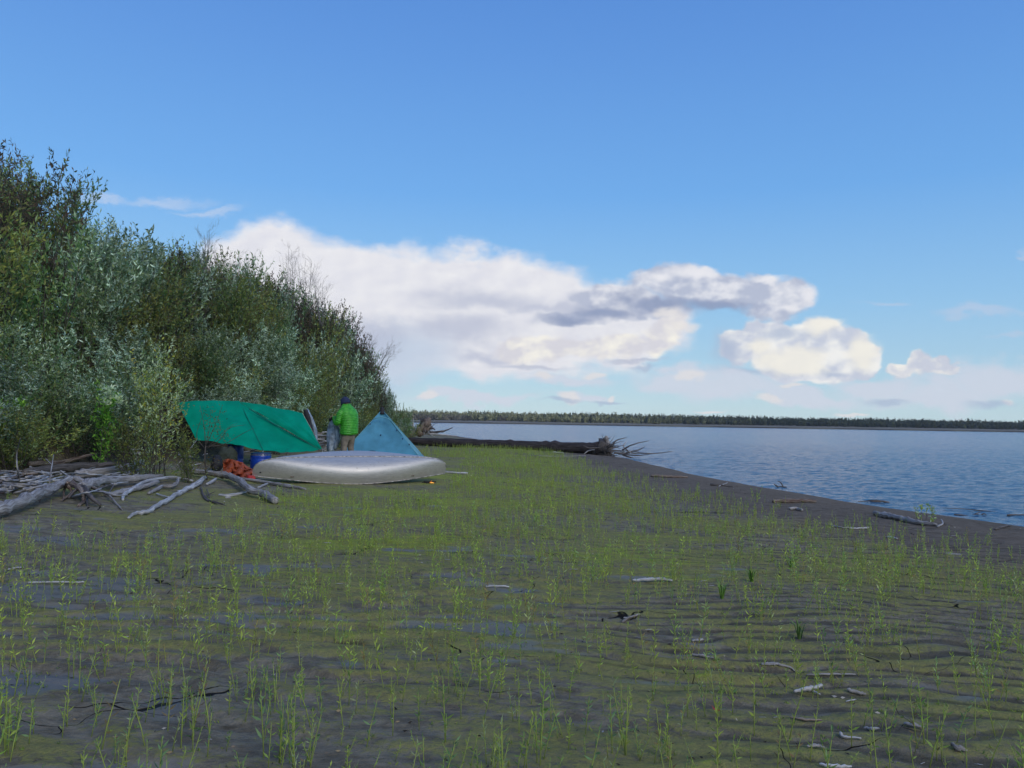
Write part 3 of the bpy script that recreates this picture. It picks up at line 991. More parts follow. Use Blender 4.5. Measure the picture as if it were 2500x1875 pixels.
def build_thicket():
    protos = {'silver': [shrub_proto(11 + i, 2.6, 16, 0.95, 'silver', 0.112, w=[.24, .26, .24, .14, .12]) for i in range(3)],
              'green': [shrub_proto(21 + i, 2.6, 16, 0.95, 'green', 0.10) for i in range(3)],
              'olive': [shrub_proto(31 + i, 2.4, 15, 0.9, 'olive', 0.095) for i in range(3)],
              'brown': [shrub_proto(41 + i, 3.2, 12, 0.75, 'brown', 0.095, 15, 12, lo=0.25) for i in range(3)]}
    info = {'silver': ('willow_shrub', 'silvery grey-green willow with pale leaf undersides on the thicketed bank', 'willow', 'silvery willows on the bank'),
            'green': ('willow_shrub', 'dark green leafy willow packed into the thicket on the bank', 'willow', 'dark green willows on the bank'),
            'olive': ('willow_shrub', 'olive willow with yellowing leaves in the thicket on the bank', 'willow', 'olive yellowing willows on the bank'),
            'brown': ('alder_bush', 'brownish dark-leaved alder standing against the sky on the bank crest', 'alder', 'brown alders along the bank crest')}
    rg = random.Random(77)
    cand = []
    Y = 9.5
    while Y < 80:
        step = 1.05 if Y < 30 else 1.25 + (Y - 30) * 0.035
        e = -0.2
        while e < 8.5:
            yy = Y + rg.uniform(-.45, .45) * step; ee = e + rg.uniform(-.35, .35)
            xx = float(bank_x(yy)) - ee
            px, py = proj((xx, yy, tz(xx, yy) + 1.0))
            if -130 < px < 1010: cand.append((xx, yy, ee, px))
            e += 0.95 if e < 3.5 else 1.5
        Y += step
    rg.shuffle(cand)
    n = 0
    counts = {}
    for (x, y, e, px) in cand:
        if n >= 420: break
        z = tz(x, y)
        # leave the camp and the driftwood free
        if 16.0 < y < 24.5 and e < 0.5: continue
        if y > 22 and e < 0.1 and y < 31: continue
        sil = np.interp(px, SIL_X, SIL_Y) if px < 700 else max(np.interp(px - 15, SIL_X, SIL_Y), np.interp(px + 32, SIL_X, SIL_Y))
        topz = CAM_H + (proj((x, y, CAM_H))[1] - sil) * y / F          # height that just reaches the skyline of the thicket here
        hmax = topz - z
        nat = 1.35 + min(e, 5) * 0.42 + rg.uniform(-.3, .5)
        if px < 135 and e > 2: nat += 1.6
        if e > 3.2 or (px > 760 and e > .9):
            if hmax > 6.5 or hmax < 0.5: continue
            if nat < hmax: nat = min(hmax, nat * (1.6 if px < 760 else 2.3))
        nat = min(nat, hmax * (rg.uniform(.82, 1.0) if px > 135 else rg.uniform(.97, 1.1)))
        if nat < 0.6: continue
        u = rg.random()
        crest = (hmax - nat) * F / y < 45 and (e > 3.4 or px > 760)
        if crest and 380 < px < 945 and u < 0.62: kd = 'brown'
        elif px < 120 and e > 2.5: kd = rg.choice(['brown', 'green', 'olive'])
        else:
            g = float(vn(np.array([x * .8]), np.array([y * .8]), 3)[0])
            if e > 1.2: kd = rg.choice(['silver', 'silver', 'green', 'silver' if g > .5 else 'green', 'olive'])
            else: kd = rg.choice(['olive', 'silver', 'green', 'silver' if g > .5 else 'olive'])
        pr = rg.choice(protos[kd])
        nm, lb, ct, gp = info[kd]
        sc = nat / pr[2]
        place_shrub(pr, nm, (x, y, z), (max(.62, min(1.25, (sc * 0.5 + 0.5))), sc), rg.uniform(0, 6.28), lb, ct, gp, (rg.uniform(-.1, .1), rg.uniform(0, .2)))
        counts[kd] = counts.get(kd, 0) + 1
        n += 1
    print('SHRUBS', n, counts)
    # low leafy cover on the slope between the stems
    rg2 = np.random.default_rng(55); N = 150000
    Yg = 9 + 60 * rg2.random(N) ** 1.7; eg = rg2.uniform(.15, 6.5, N)
    Xg = bank_x(Yg) - eg
    clump = fbm(Xg * 1.3, Yg * 1.3, 501, 3)
    pxg = 1250 + F * Xg / Yg
    kp = (pxg > -150) & (pxg < 1000) & (clump > .38) & ~((Yg > 16) & (Yg < 31) & (eg < .6))
    Xg, Yg, clump, eg = Xg[kp], Yg[kp], clump[kp], eg[kp]
    Zg = terr(Xg, Yg) + rg2.random(len(Xg)) ** 1.3 * (.25 + 2.2 * (clump - .38)) * np.clip(eg + .2, .3, 1.2)
    cc = np.array(PAL['green'] + PAL['olive'])[rg2.integers(0, 10, len(Xg))] * (1.5 + 1.5 * vn(Xg * 1.7, Yg * 1.7, 505))[:, None] * rg2.uniform(.7, 1.2, (len(Xg), 1))
    Lg = rg2.uniform(.05, .12, len(Xg))
    me = leaf_mesh('undergrowth', np.stack([Xg, Yg, Zg], -1), rg2.normal(size=(len(Xg), 3)) * .8 + np.array([.1, 0, .5]), Lg, Lg * .36, cc, rg2)
    tag(obj('undergrowth', me, 'leaf'), 'low leafy undergrowth covering the slope of the bank between the willows', 'undergrowth', kind='stuff')
    # leafless bushes sticking out over the crest
    bare = [shrub_proto(61 + i, 3.0, 6, 0.35, 'brown', leafless=True, twigs=12, stemr=.011, lo=.3) for i in range(2)]
    for (px, pyt, Y, lab) in [(505, 548, 27, 'thin leafless bush poking above the crest, leftmost of the bare ones'),
                              (600, 590, 31, 'sparse leafless bush above the crest beside the brown alders'),
                              (715, 598, 34, 'tall leafless grey bush standing out against the white cloud'),
                              (748, 615, 35, 'leafless twiggy bush just right of the tallest bare bush'),
                              (790, 655, 37, 'leafless bush low on the falling crest between two brown alders'),
                              (908, 800, 45, 'small leafless bush near the end of the crest')]:
        top = PT(px, pyt, Y); h = 2.6
        place_shrub(bare[px % 2], 'bare_bush', (top.x, top.y, top.z - h), (1.0, h / 3.0), px * .7, lab, 'bush', 'bare bushes over the bank crest')
    lean_ = shrub_proto(67, 2.6, 7, 0.25, 'brown', leafless=True, twigs=12, stemr=.011, lo=.35)
    b = PT(915, 905, 46)
    place_shrub(lean_, 'bare_bush', (b.x, b.y, b.z - .2), (1.0, 0.95), 0.3, 'leafless bush leaning out to the right over the water end of the bank', 'bush', 'bare bushes over the bank crest', (0, 0.55))
    # low dark shrub at the far right end of the thicket
    for (px, py, Y, h, k) in [(955, 1040, 52, 3.0, 'green'), (985, 1045, 56, 2.5, 'green'), (930, 1045, 50, 3.4, 'silver'), (905, 1050, 46, 2.6, 'olive'), (1005, 1046, 60, 1.7, 'olive')]:
        p = PT(px, py, Y)
        z = tz(p.x, p.y)
        place_shrub(protos[k][1], 'willow_shrub', (p.x, p.y, z - .1), (0.75, h / 2.5), px * .3,
                    {955: 'open-topped dark willow at the river end of the thicket', 985: 'loose low willow behind the tent, last but one before the water',
                     930: 'tall silvery willow behind the blue tent', 905: 'olive willow just left of the tent peak', 1005: 'very small willow beside the far root mass'}[px], 'willow')
    # yellow-green bush before the tarp
    yb = shrub_proto(81, 3.0, 17, 0.32, 'yellow', 0.075, 14, 16, lo=.03, w=[.3, .2, .2, .2, .06], stemr=.009, tipsilver=.25)
    p = GP(385, 1168)
    place_shrub(yb, 'yellow_willow', p, (0.95, 1.02), 0.4, 'tall yellow-green willow with pale tips left of the green tarp', 'willow')
    yb2 = shrub_proto(82, 1.5, 13, 0.7, 'olive', 0.07, 11, 12, lo=.05, w=[.3, .3, .25, .05, .1])
    p = GP(455, 1178)
    place_shrub(yb2, 'willow_shrub', p, (0.8, 0.72), 1.4, 'low green willow at the lower left corner of the tarp', 'willow')
    p = GP(330, 1172)
    place_shrub(yb2, 'willow_shrub', p, (0.9, 0.9), 3.4, 'low olive willow at the foot of the tall yellow-green one', 'willow')
    for (gx, gy, sc_, lb_) in [(95, 1118, 1.0, 'leafy willow rooted just behind the heap of grey sticks'), (170, 1122, .8, 'small leafy willow overhanging the back logs of the driftwood pile'), (225, 1128, .7, 'small dark willow left of the bright green one')]:
        p = GP(gx, gy)
        place_shrub(protos['green'][gx % 3], 'willow_shrub', p, (.8, sc_ * .8), gx * 1.0, lb_, 'willow')
    st = shrub_proto(83, 2.1, 5, 0.18, 'lush', 0.10, 12, 15, lo=.05)
    p = GP(265, 1150)
    place_shrub(st, 'willow_shrub', p, (0.9, 1.0), 1.0, 'narrow bright green willow with large leaves below pale tips', 'willow')
    pt_ = shrub_proto(84, 0.8, 3, 0.25, 'pale', 0.15, 6, 11, lo=.2)
    sp = PT(258, 955, 16.2)
    place_shrub(pt_, 'pale_willow_shoot', (sp.x, sp.y, sp.z - .35), (.7, .62), 1.0, 'cluster of large whitish leaves topping the bright green willow', 'willow shoot')
    lg = shrub_proto(85, 1.5, 8, 0.6, 'lush', 0.09, 12, 13, lo=.05, w=[.5, .2, .3, .05, .1])
    p = GP(15, 1130)
    place_shrub(lg, 'willow_shrub', (p.x, p.y, p.z), (1.0, 1.1), 1.0, 'bright green bush at the left edge above the driftwood', 'willow')
    # sapling with bare branches in front of the tarp
    r = empty('sapling', GP(505, 1172))
    mb = MB(); rr = random.Random(4)
    base = r.location.copy(); Yb = base.y
    def L3(px, py, dy=0): return PT(px, py, Yb + dy) - base
    arms = [([(505, 1172), (500, 1120), (502, 1088)], .016, .012), ([(502, 1088), (498, 1040), (488, 990)], .009, .003), ([(502, 1088), (510, 1050), (515, 1000)], .008, .002),
            ([(502, 1088), (520, 1050), (542, 995)], .009, .003), ([(500, 1095), (480, 1065), (492, 1020)], .008, .003), ([(505, 1095), (535, 1075), (560, 1045), (600, 1037)], .009, .003),
            ([(560, 1047), (563, 1040), (580, 1033)], .005, .002), ([(503, 1090), (545, 1085), (590, 1060), (620, 1045)], .009, .003), ([(508, 1090), (530, 1070), (560, 1040)], .006, .002),
            ([(505, 1140), (530, 1125), (570, 1100)], .006, .002), ([(505, 1150), (540, 1128), (560, 1122)], .005, .002)]
    LP = []
    for pts, r0, r1 in arms:
        n = len(pts)
        p3 = [L3(a, b_, rr.uniform(-.08, .08) * i) for i, (a, b_) in enumerate(pts)]
        pp, rd = smooth_path(p3, [r0 + (r1 - r0) * i / (n - 1) for i in range(n)], 4)
        mb.tube(pp, rd, 5)
    for (cx, cy, rx, ry, n) in [(520, 1020, 26, 38, 120), (512, 1045, 22, 25, 70), (548, 1068, 14, 12, 40), (510, 1130, 20, 22, 90), (495, 1150, 30, 15, 70), (528, 1050, 12, 20, 30)]:
        for _ in range(n):
            LP.append(L3(cx + rr.gauss(0, rx * .6), cy + rr.gauss(0, ry * .6), rr.gauss(0, .12)))
    mb.build('stems', 'stem', r)
    rgn = np.random.default_rng(9); pos = np.array([tuple(p) for p in LP]); n = len(pos)
    cc = np.array(PAL['yellow'] + [(0.35, 0.2, 0.03)])[rgn.integers(0, 6, n)] * rgn.uniform(.8, 1.2, (n, 1))
    me = leaf_mesh('foliage', pos, rgn.normal(size=(n, 3)) + np.array([0, 0, .6]), rgn.uniform(.03, .06, n), rgn.uniform(.012, .02, n), cc, rgn)
    obj('foliage', me, 'leaf', r)
    tag(r, 'thin sapling with yellow leaves and bare branches in front of the green tarp', 'sapling')


build_thicket()

# ================================================================== SEEDLINGS
def seedling_data(rr, h, nl):
    """stem tube points and leaves of one seedling"""
    lean = Vector((rr.gauss(0, .17), rr.gauss(0, .17), 0))
    pts = [Vector((0, 0, -0.01)), Vector((0, 0, h * .35)) + lean * h * .3, Vector((0, 0, h * .7)) + lean * h * .7, Vector((0, 0, h)) + lean * h]
    leaves = []
    for k in range(nl):
        t = 0.18 + 0.82 * (k + rr.random()) / nl
        f = t * 3; i = min(int(f), 2); p = pts[i].lerp(pts[i + 1], f - i)
        a = k * 2.4 + rr.uniform(-.5, .5)
        el = rr.uniform(.25, 1.25) + (0.3 if t > .85 else 0)
        d = Vector((math.cos(a) * math.cos(el), math.sin(a) * math.cos(el), math.sin(el)))
        leaves.append((p, d, h * rr.uniform(.13, .26) * (1.1 - 0.35 * t), t))
    return pts, leaves


def build_seedlings():
    rr = random.Random(123); rg = np.random.default_rng(123)
    # candidate places
    N = 160000
    Yc = rg.uniform(2.6, 46, N); Xc = rg.uniform(-9, 10, N)
    px = 1250 + F * Xc / Yc
    z, t, flat = base_z(Xc, Yc)
    dens = sstep(0.30, 0.58, 0.55 * fbm(Xc * .6 + 7, Yc * .6, 401, 3) + .45 * fbm(Xc * 1.9, Yc * 1.9, 403, 3)) * 0.80 + 0.30
    dens *= sstep(0.21, 0.35, t + 0.08 * (fbm(Xc * .7, Yc * .7, 407, 3) - .5)) * (1 - sstep(.86, .95, t))
    dens *= 1 - 0.75 * sstep(-3.2, -5.0, Xc) * sstep(8, 10, Yc)
    camp = (Yc > 14.6) & (Yc < 30) & (Xc < -1.3 + (Yc - 16) * -0.03)
    pile = (Yc > 9.2) & (Yc < 16) & (Xc < -3.7 - (Yc - 10) * 0.15)
    keep = (px > -150) & (px < 2650) & (rg.random(N) < dens * np.where(Yc < 7, 0.21, np.where(Yc < 12, .20, .14))) & ~camp & ~(pile & (rg.random(N) < .93))
    # the log lies across
    Xc, Yc = Xc[keep], Yc[keep]
    cl = rg.random(len(Xc)) < .07
    ex = [(Xc, Yc)] + [(Xc[cl] + rg.normal(size=cl.sum()) * .04, Yc[cl] + rg.normal(size=cl.sum()) * .05) for _ in range(4)]
    Xc = np.concatenate([a for a, _ in ex]); Yc = np.concatenate([b for _, b in ex])
    Zc = terr(Xc, Yc)
    order = np.argsort(Yc)
    Xc, Yc, Zc = Xc[order], Yc[order], Zc[order]
    hs = (rg.uniform(.07, .20, len(Xc)) + rg.random(len(Xc)) ** 3 * .13) * (0.85 + .3 * fbm(Xc * .7, Yc * .7, 411, 2))
    print('SEEDLINGS', len(Xc))
    pal = np.array([(0.22, 0.35, 0.09), (0.28, 0.41, 0.09), (0.36, 0.46, 0.09), (0.20, 0.33, 0.13), (0.32, 0.39, 0.20), (0.26, 0.19, 0.09)])
    # a dozen patterns copied for the nearest ones
    protos = []
    for i in range(24):
        mb = MB(); h = 0.2
        pts, lv = seedling_data(rr, h, rr.choice([6, 8, 11, 14, 18]))
        mb.tube(pts, [.0024, .0021, .0017, .0010], 5)
        s = mb.build('stem', 'sstem'); me_s = s.data; bpy.data.objects.remove(s)
        pos = np.array([tuple(l[0]) for l in lv]); d = np.array([tuple(l[1]) for l in lv]); L = np.array([l[2] for l in lv])
        base = pal[i % 5] if i % 12 != 7 else pal[5]
        me_l = leaf_mesh('leaves', pos, d, L * .88, L * .19, base * rg.uniform(.8, 1.25, (len(L), 1)), rg)
        me_l.materials.append(M['seedling'])
        protos.append((me_s, me_l))
    n1 = 0; used = np.zeros(len(Xc), bool)
    for i in range(len(Xc)):
        if n1 >= 300: break
        p = proj((Xc[i], Yc[i], Zc[i] + .05))
        q = proj((Xc[i], Yc[i], Zc[i] + hs[i]))
        if not (-10 < p[0] < 2510 and q[1] < 1870): continue
        r = empty('willow_seedling', (Xc[i], Yc[i], Zc[i]), rr.uniform(0, 6.28))
        s = hs[i] / .2; r.scale = (s * .5 + .5, s * .5 + .5, s)
        a, b = protos[rr.randrange(24)]
        oa = bpy.data.objects.new('stem', a); ob = bpy.data.objects.new('leaves', b)
        for o_ in (oa, ob): COL.objects.link(o_); o_.parent = r
        tag(r, 'thin green willow seedling rising from the mud in the foreground', 'seedling', 'willow seedlings in the foreground mud')
        used[i] = True; n1 += 1
    # the rest: one mass
    V, Fs, C = [], [], []; nb = 0
    LP, LD, LL, LC = [], [], [], []
    SV, SF, nb = [], [], 0
    for i in np.where(~used)[0]:
        far = Yc[i] > 12
        pts, lv = seedling_data(rr, hs[i], 7 if far else 12)
        o = np.array([Xc[i], Yc[i], Zc[i]])
        base = pal[rr.choice([0, 1, 2, 3, 4, 0, 1, 2, 3, 4, 1, 2, 2, 5])] * rr.uniform(.8, 1.2)
        w = .0022 if not far else .0034
        a0 = rr.uniform(0, 3.14); sx = np.array([math.cos(a0) * w, math.sin(a0) * w, 0]); sy = np.array([-math.sin(a0) * w, math.cos(a0) * w, 0])
        b0 = o + np.array(pts[0]); m0 = o + np.array(pts[2]); t0 = o + np.array(pts[3])
        # three-sided stem
        c1 = [b0 + sx, b0 - sx * .5 + sy, b0 - sx * .5 - sy, m0 + sx * .7, m0 - sx * .4 + sy * .7, m0 - sx * .4 - sy * .7]
        SV += c1 + [t0, t0]
        SF += [(nb, nb + 1, nb + 4, nb + 3), (nb + 1, nb + 2, nb + 5, nb + 4), (nb + 2, nb, nb + 3, nb + 5), (nb + 3, nb + 4, nb + 6, nb + 7), (nb + 4, nb + 5, nb + 6, nb + 7)]
        nb += 8
        for (p, d, L, tt) in lv:
            LP.append(o + np.array(p)); LD.append(tuple(d)); LL.append(L * (1.15 if far else 1)); LC.append(base * rr.uniform(.8, 1.25))
    LL = np.array(LL)
    me1 = leaf_mesh('seedlings', np.array(LP), np.array(LD), LL * .9, LL * .19, np.array(LC), rg)
    SV = np.array(SV); v1 = np.empty(len(me1.vertices) * 3, np.float32); me1.vertices.foreach_get('co', v1); v1 = v1.reshape(-1, 3)
    c1 = np.empty(len(me1.vertices) * 4, np.float32); me1.color_attributes['Col'].data.foreach_get('color', c1); c1 = c1.reshape(-1, 4)[:, :3]
    allv = np.concatenate([v1, SV]); allf = np.concatenate([np.arange(len(v1)).reshape(-1, 4), np.array(SF) + len(v1)])
    allc = np.concatenate([c1, np.tile(np.array([[0.30, 0.36, 0.09]]), (len(SV), 1))])
    tag(obj('seedlings', np_mesh('seedlings', allv, allf, allc * np.array([1.45, 1.35, 1.1])), 'seedling_mass'), 'green willow seedlings and sprouts spread over the whole beach', 'seedlings', kind='stuff')
    bpy.data.meshes.remove(me1)
    # tiny sprouts and bits of moss between them
    N = 26000
    Xs = rg.uniform(-8, 10, N); Ys = 2.6 + 24 * rg.random(N) ** 1.4
    _, t, _ = base_z(Xs, Ys)
    kp = (t > .3 + rg.random(N) * .1) & (t < .97) & (np.abs(Xs / Ys) < .75) & (rg.random(N) < .15 + sstep(.4, .62, fbm(Xs * .8, Ys * 1.4, 421, 3)))
    Xs, Ys = Xs[kp], Ys[kp]; Zs = terr(Xs, Ys); n = len(Xs)
    pos = np.stack([Xs, Ys, Zs - .002], -1)
    pos = np.repeat(pos, 3, 0) + rg.normal(size=(n * 3, 3)) * np.array([.006, .006, 0])
    d = rg.normal(size=(n * 3, 3)) * .7 + np.array([0, 0, 1.0]); d[:, 2] = np.abs(d[:, 2])
    L = np.repeat(rg.uniform(.008, .026, n), 3)
    me = leaf_mesh('tiny_sprouts', pos, d, L, L * .35, np.repeat(pal[rg.integers(0, 3, n)] * .85, 3, 0), rg)
    tag(obj('tiny_sprouts', me, 'seedling'), 'tiny green sprouts scattered thinly over the mud', 'sprouts', kind='stuff')


build_seedlings()


def grass_tuft(px, py, n, h, label, col=(0.13, 0.27, 0.03)):
    p = GP(px, py); rr = random.Random(px); mb = MB()
    r = None
    for k in range(n):
        a = rr.uniform(0, 6.28); l = h * rr.uniform(.6, 1.1); le = rr.uniform(.15, .75)
        o = Vector((math.cos(a), math.sin(a), 0)); b = o * rr.uniform(0, .02)
        s = Vector((-o.y, o.x, 0)) * 0.004
        c1 = b + o * l * le * .4 + Vector((0, 0, l * .6)); c2 = b + o * l * le * 1.1 + Vector((0, 0, l * (1 - le * .35)))
        mb.add([b - s, b + s, c1 + s, c1 - s, c2], [(0, 1, 2, 3), (3, 2, 4)])
    m = simple('grass_blade_%d' % px, col, .6)
    o = mb.build('grass_tuft', m); o.location = p
    tag(o, label, 'grass')


grass_tuft(1762, 1462, 16, .19, 'bright green grass tuft with upright blades right of the middle of the beach')
grass_tuft(1835, 1420, 14, .17, 'bright green grass tuft behind the larger one right of the middle')
grass_tuft(1950, 1560, 18, .16, 'wide grass tuft with a rusty base on the right half of the beach', (0.11, 0.21, 0.04))
grass_tuft(1930, 1385, 12, .15, 'small fresh green grass tuft right of the middle, farthest of the tufts')
# seed plant with a red leaf
p = GP(1750, 1742)
mb = MB()
for k, (a, l) in enumerate([(0.5, .035), (2.6, .045), (4.4, .03)]):
    d = Vector((math.cos(a), math.sin(a), 1.2)).normalized(); s = d.cross(Vector((0, 0, 1))).normalized() * .009
    mb.add([Vector((0, 0, 0)), d * l * .5 + s, d * l, d * l * .5 - s], [(0, 1, 2, 3)])
o = mb.build('fallen_leaf', 'red'); o.location = p + Vector((0, 0, .004))
tag(o, 'small dark red leaf sticking up from the mud at the lower right', 'leaf')


# ================================================================== DRIFTWOOD
def stick(name, label, cat, pts, rad, m, group=None, seed=None, branches=(), n=9, bend=.22, flat=1.0, broot=None, rough=.1):
    """pts: photo points of the axis on the ground, each with its height above the ground"""
    seed = seed if seed is not None else int(pts[0][0] * 7 + pts[0][1])
    P3 = [GP(a, b, l) for (a, b, l) in pts]
    rd = rad if len(rad) == len(pts) else [rad[0] + (rad[-1] - rad[0]) * i / (len(pts) - 1) for i in range(len(pts))]
    o0 = P3[0].copy()
    mb = MB(); gnarly(mb, [p - o0 for p in P3], rd, seed, n, bend=bend, flat=flat, rough=rough)
    if branches:
        r = empty(name, o0)
        mb.build('trunk', m, r)
        for i, (bp, br, *nm) in enumerate(branches):
            B3 = [GP(a, b, l) - o0 for (a, b, l) in bp]
            b_ = MB(); gnarly(b_, B3, [br[0] + (br[-1] - br[0]) * i2 / (len(B3) - 1) for i2 in range(len(B3))], seed + i + 1, 7, bend=bend)
            b_.build(nm[0] if nm else 'branch', (broot or m) if nm else m, r)
    else:
        r = mb.build(name, m); r.location = o0
    tag(r, label, cat, group)
    return r


# left pile
stick('driftwood_log', 'thick weathered log running off the left edge of the pile', 'driftwood',
      [(-70, 1258, .10), (10, 1240, .12), (70, 1217, .14), (110, 1200, .17), (150, 1182, .20), (178, 1168, .25), (205, 1176, .22)],
      [.075, .078, .076, .072, .062, .048, .035], 'wood_grey', n=12, broot='wood_brown',
      branches=[([(160, 1180, .2), (175, 1200, .08), (150, 1222, .03)], [.03, .012], 'root'), ([(170, 1175, .2), (200, 1200, .15), (205, 1222, .04), (192, 1235, .01)], [.05, .02], 'root'),
                ([(98, 1205, .12), (97, 1225, .03)], [.02, .01], 'root'), ([(165, 1178, .25), (157, 1195, .1), (155, 1217, .02)], [.025, .01], 'root')])
stick('driftwood_log', 'stout brown log with a broken root end in the middle of the pile', 'driftwood',
      [(200, 1188, .18), (235, 1178, .17), (290, 1170, .15), (350, 1166, .13), (395, 1162, .10)], [.08, .074, .068, .058, .04], 'wood_grey', n=12, broot='wood_dark',
      branches=[([(205, 1190, .18), (220, 1212, .12), (245, 1232, .03)], [.05, .02], 'root'), 
                ([(200, 1185, .2), (180, 1200, .12), (168, 1215, .05)], [.035, .012], 'root'), ([(225, 1190, .15), (250, 1200, .10), (270, 1212, .04)], [.028, .01], 'root'),
                ([(215, 1200, .12), (212, 1222, .05), (215, 1238, .0)], [.022, .01], 'root'),
                ([(230, 1198, .1), (275, 1183, .12), (265, 1205, .05)], [.02, .008], 'root')])
stick('driftwood_log', 'smooth grey log lying slanted behind the pile under the bushes', 'driftwood',
      [(186, 1158, .10), (240, 1152, .12), (300, 1142, .14), (345, 1128, .16)], [.075, .08, .075, .06], 'wood_grey')
stick('driftwood_log', 'long dark log in the shade at the back of the pile', 'driftwood',
      [(60, 1155, .1), (140, 1144, .12), (210, 1138, .12), (280, 1134, .14)], [.07, .09, .08, .05], 'wood_dark')
stick('driftwood_branch', 'thin brown branch slanting up from the back of the pile', 'driftwood',
      [(70, 1132, .1), (140, 1130, .12), (190, 1118, .14), (240, 1106, .25)], [.05, .045, .035, .02], 'wood_brown')
stick('bleached_branch', 'long bleached white branch pointing down to the right of the pile', 'branch',
      [(313, 1264, .02), (330, 1254, .03), (362, 1248, .03), (400, 1225, .04), (440, 1203, .05), (475, 1184, .06), (500, 1166, .09)],
      [.016, .022, .030, .036, .042, .048, .040], 'wood_pale', bend=.3,
      branches=[([(440, 1203, .05), (434, 1198, .09)], [.014, .006]), ([(420, 1216, .04), (392, 1209, .03), (382, 1205, .02)], [.014, .01])])
stick('bleached_branch', 'crooked pale branch stepping down beside the brown log', 'branch',
      [(300, 1220, .02), (303, 1208, .04), (330, 1190, .07), (355, 1176, .09), (395, 1168, .10), (430, 1166, .08), (470, 1174, .05)],
      [.02, .026, .032, .032, .03, .026, .02], 'wood_pale')
stick('driftwood_branch', 'wavy forked grey branch between the two bleached ones', 'branch',
      [(362, 1204, .03), (380, 1196, .04), (395, 1188, .05), (415, 1188, .06), (432, 1180, .08), (435, 1168, .11)], [.022, .03, .032, .03, .028, .022], 'wood_grey')
stick('driftwood_log', 'grey log half buried under the crooked pale branch', 'driftwood',
      [(258, 1208, .03), (300, 1200, .05), (345, 1190, .06), (385, 1176, .08)], [.035, .045, .045, .035], 'wood_grey')
stick('driftwood_branch', 'thin straight stick leaning down in front of the root end', 'branch', [(262, 1202, .08), (278, 1222, .04), (298, 1245, .01)], [.014, .010], 'wood_grey')
stick('driftwood_branch', 'dark curved limb reaching from the pile towards the canoe', 'driftwood',
      [(470, 1150, .12), (520, 1156, .12), (560, 1162, .13), (588, 1176, .13), (612, 1196, .11), (645, 1206, .09), (672, 1222, .06)],
      [.05, .062, .066, .062, .058, .062, .062], 'wood_grey', n=11, bend=.15)
stick('driftwood_pole', 'straight grey pole lying in front of the canoe', 'pole',
      [(585, 1168, .04), (640, 1176, .04), (690, 1184, .04), (746, 1194, .03)], [.03, .036, .036, .02], 'wood_grey', bend=.08)
stick('driftwood_pole', 'thin stick lying close along the canoe gunwale', 'pole', [(600, 1166, .02), (660, 1171, .02), (718, 1178, .02)], [.013, .012], 'wood_grey')
stick('bleached_branch', 'pale flattened wood lying under the dark curved limb', 'branch', [(535, 1208, .02), (560, 1210, .02), (590, 1204, .02), (612, 1197, .02)], [.02, .03, .026, .016], 'wood_pale')
stick('bleached_branch', 'short whitish stick right of the dark curved limb', 'branch', [(630, 1190, .02), (640, 1186, .03), (653, 1181, .04)], [.018, .02], 'wood_pale')
stick('bleached_branch', 'short pale block of wood at the butt of the long bleached branch', 'branch', [(505, 1182, .03), (518, 1176, .05), (528, 1168, .07)], [.024, .03, .02], 'wood_pale')
stick('driftwood_branch', 'dark rotten root lying on the mud between the limbs', 'branch', [(490, 1190, .03), (497, 1210, .02), (510, 1222, .02), (543, 1230, .02)], [.015, .022, .02, .01], 'wood_dark',
      branches=[([(505, 1195, .04), (512, 1215, .02)], [.012, .006]), ([(515, 1224, .02), (552, 1234, .01)], [.01, .006]), ([(500, 1212, .02), (525, 1200, .06)], [.01, .004])])
stick('bleached_branch', 'small white chunk on the mud below the dark limb', 'wood chunk', [(552, 1215, .01), (562, 1215, .015)], [.018, .018], 'wood_pale')
stick('driftwood_branch', 'slender grey branch rising out of the left pile', 'branch', [(50, 1175, .02), (42, 1140, .3), (42, 1100, .55), (50, 1070, .8)], [.014, .006], 'wood_grey')
stick('driftwood_branch', 'thin forked twig standing upright in the left pile', 'branch', [(122, 1205, .1), (122, 1170, .3), (128, 1130, .5), (131, 1110, .6)], [.012, .005], 'wood_grey',
      branches=[([(127, 1135, .5), (110, 1118, .55)], [.006, .003])])
stick('driftwood_branch', 'grey stick crossing the back of the left pile downwards', 'branch', [(73, 1140, .15), (100, 1150, .12), (125, 1160, .1)], [.02, .016], 'wood_pale')
stick('driftwood_branch', 'light stick leaning from the back log on to the thick log', 'branch', [(148, 1150, .15), (160, 1158, .12), (172, 1165, .12)], [.016, .012], 'wood_pale')
rr = random.Random(18)
for k in range(14):       # long thin bleached branches thrown over the pile
    cx, cy = rr.uniform(60, 330), rr.uniform(1148, 1206)
    ln = rr.uniform(60, 150); sl = rr.uniform(-.45, .12); z0 = rr.uniform(.08, .22)
    stick('bleached_branch', 'thin bleached branch lying across the logs of the left pile', 'branch',
          [(cx - ln / 2, min(1225, cy - sl * ln / 2), .03), (cx - ln * .1, cy + rr.uniform(-5, 5), z0), (cx + ln * .2, cy + sl * ln * .2 + rr.uniform(-4, 4), z0), (cx + ln / 2, cy + sl * ln / 2, rr.uniform(.02, .12))],
          [rr.uniform(.014, .022), .006], rr.choice(['wood_pale', 'wood_pale', 'wood_grey']), 'thin bleached branches over the left pile', seed=800 + k, n=6, bend=.5)
rr = random.Random(8)
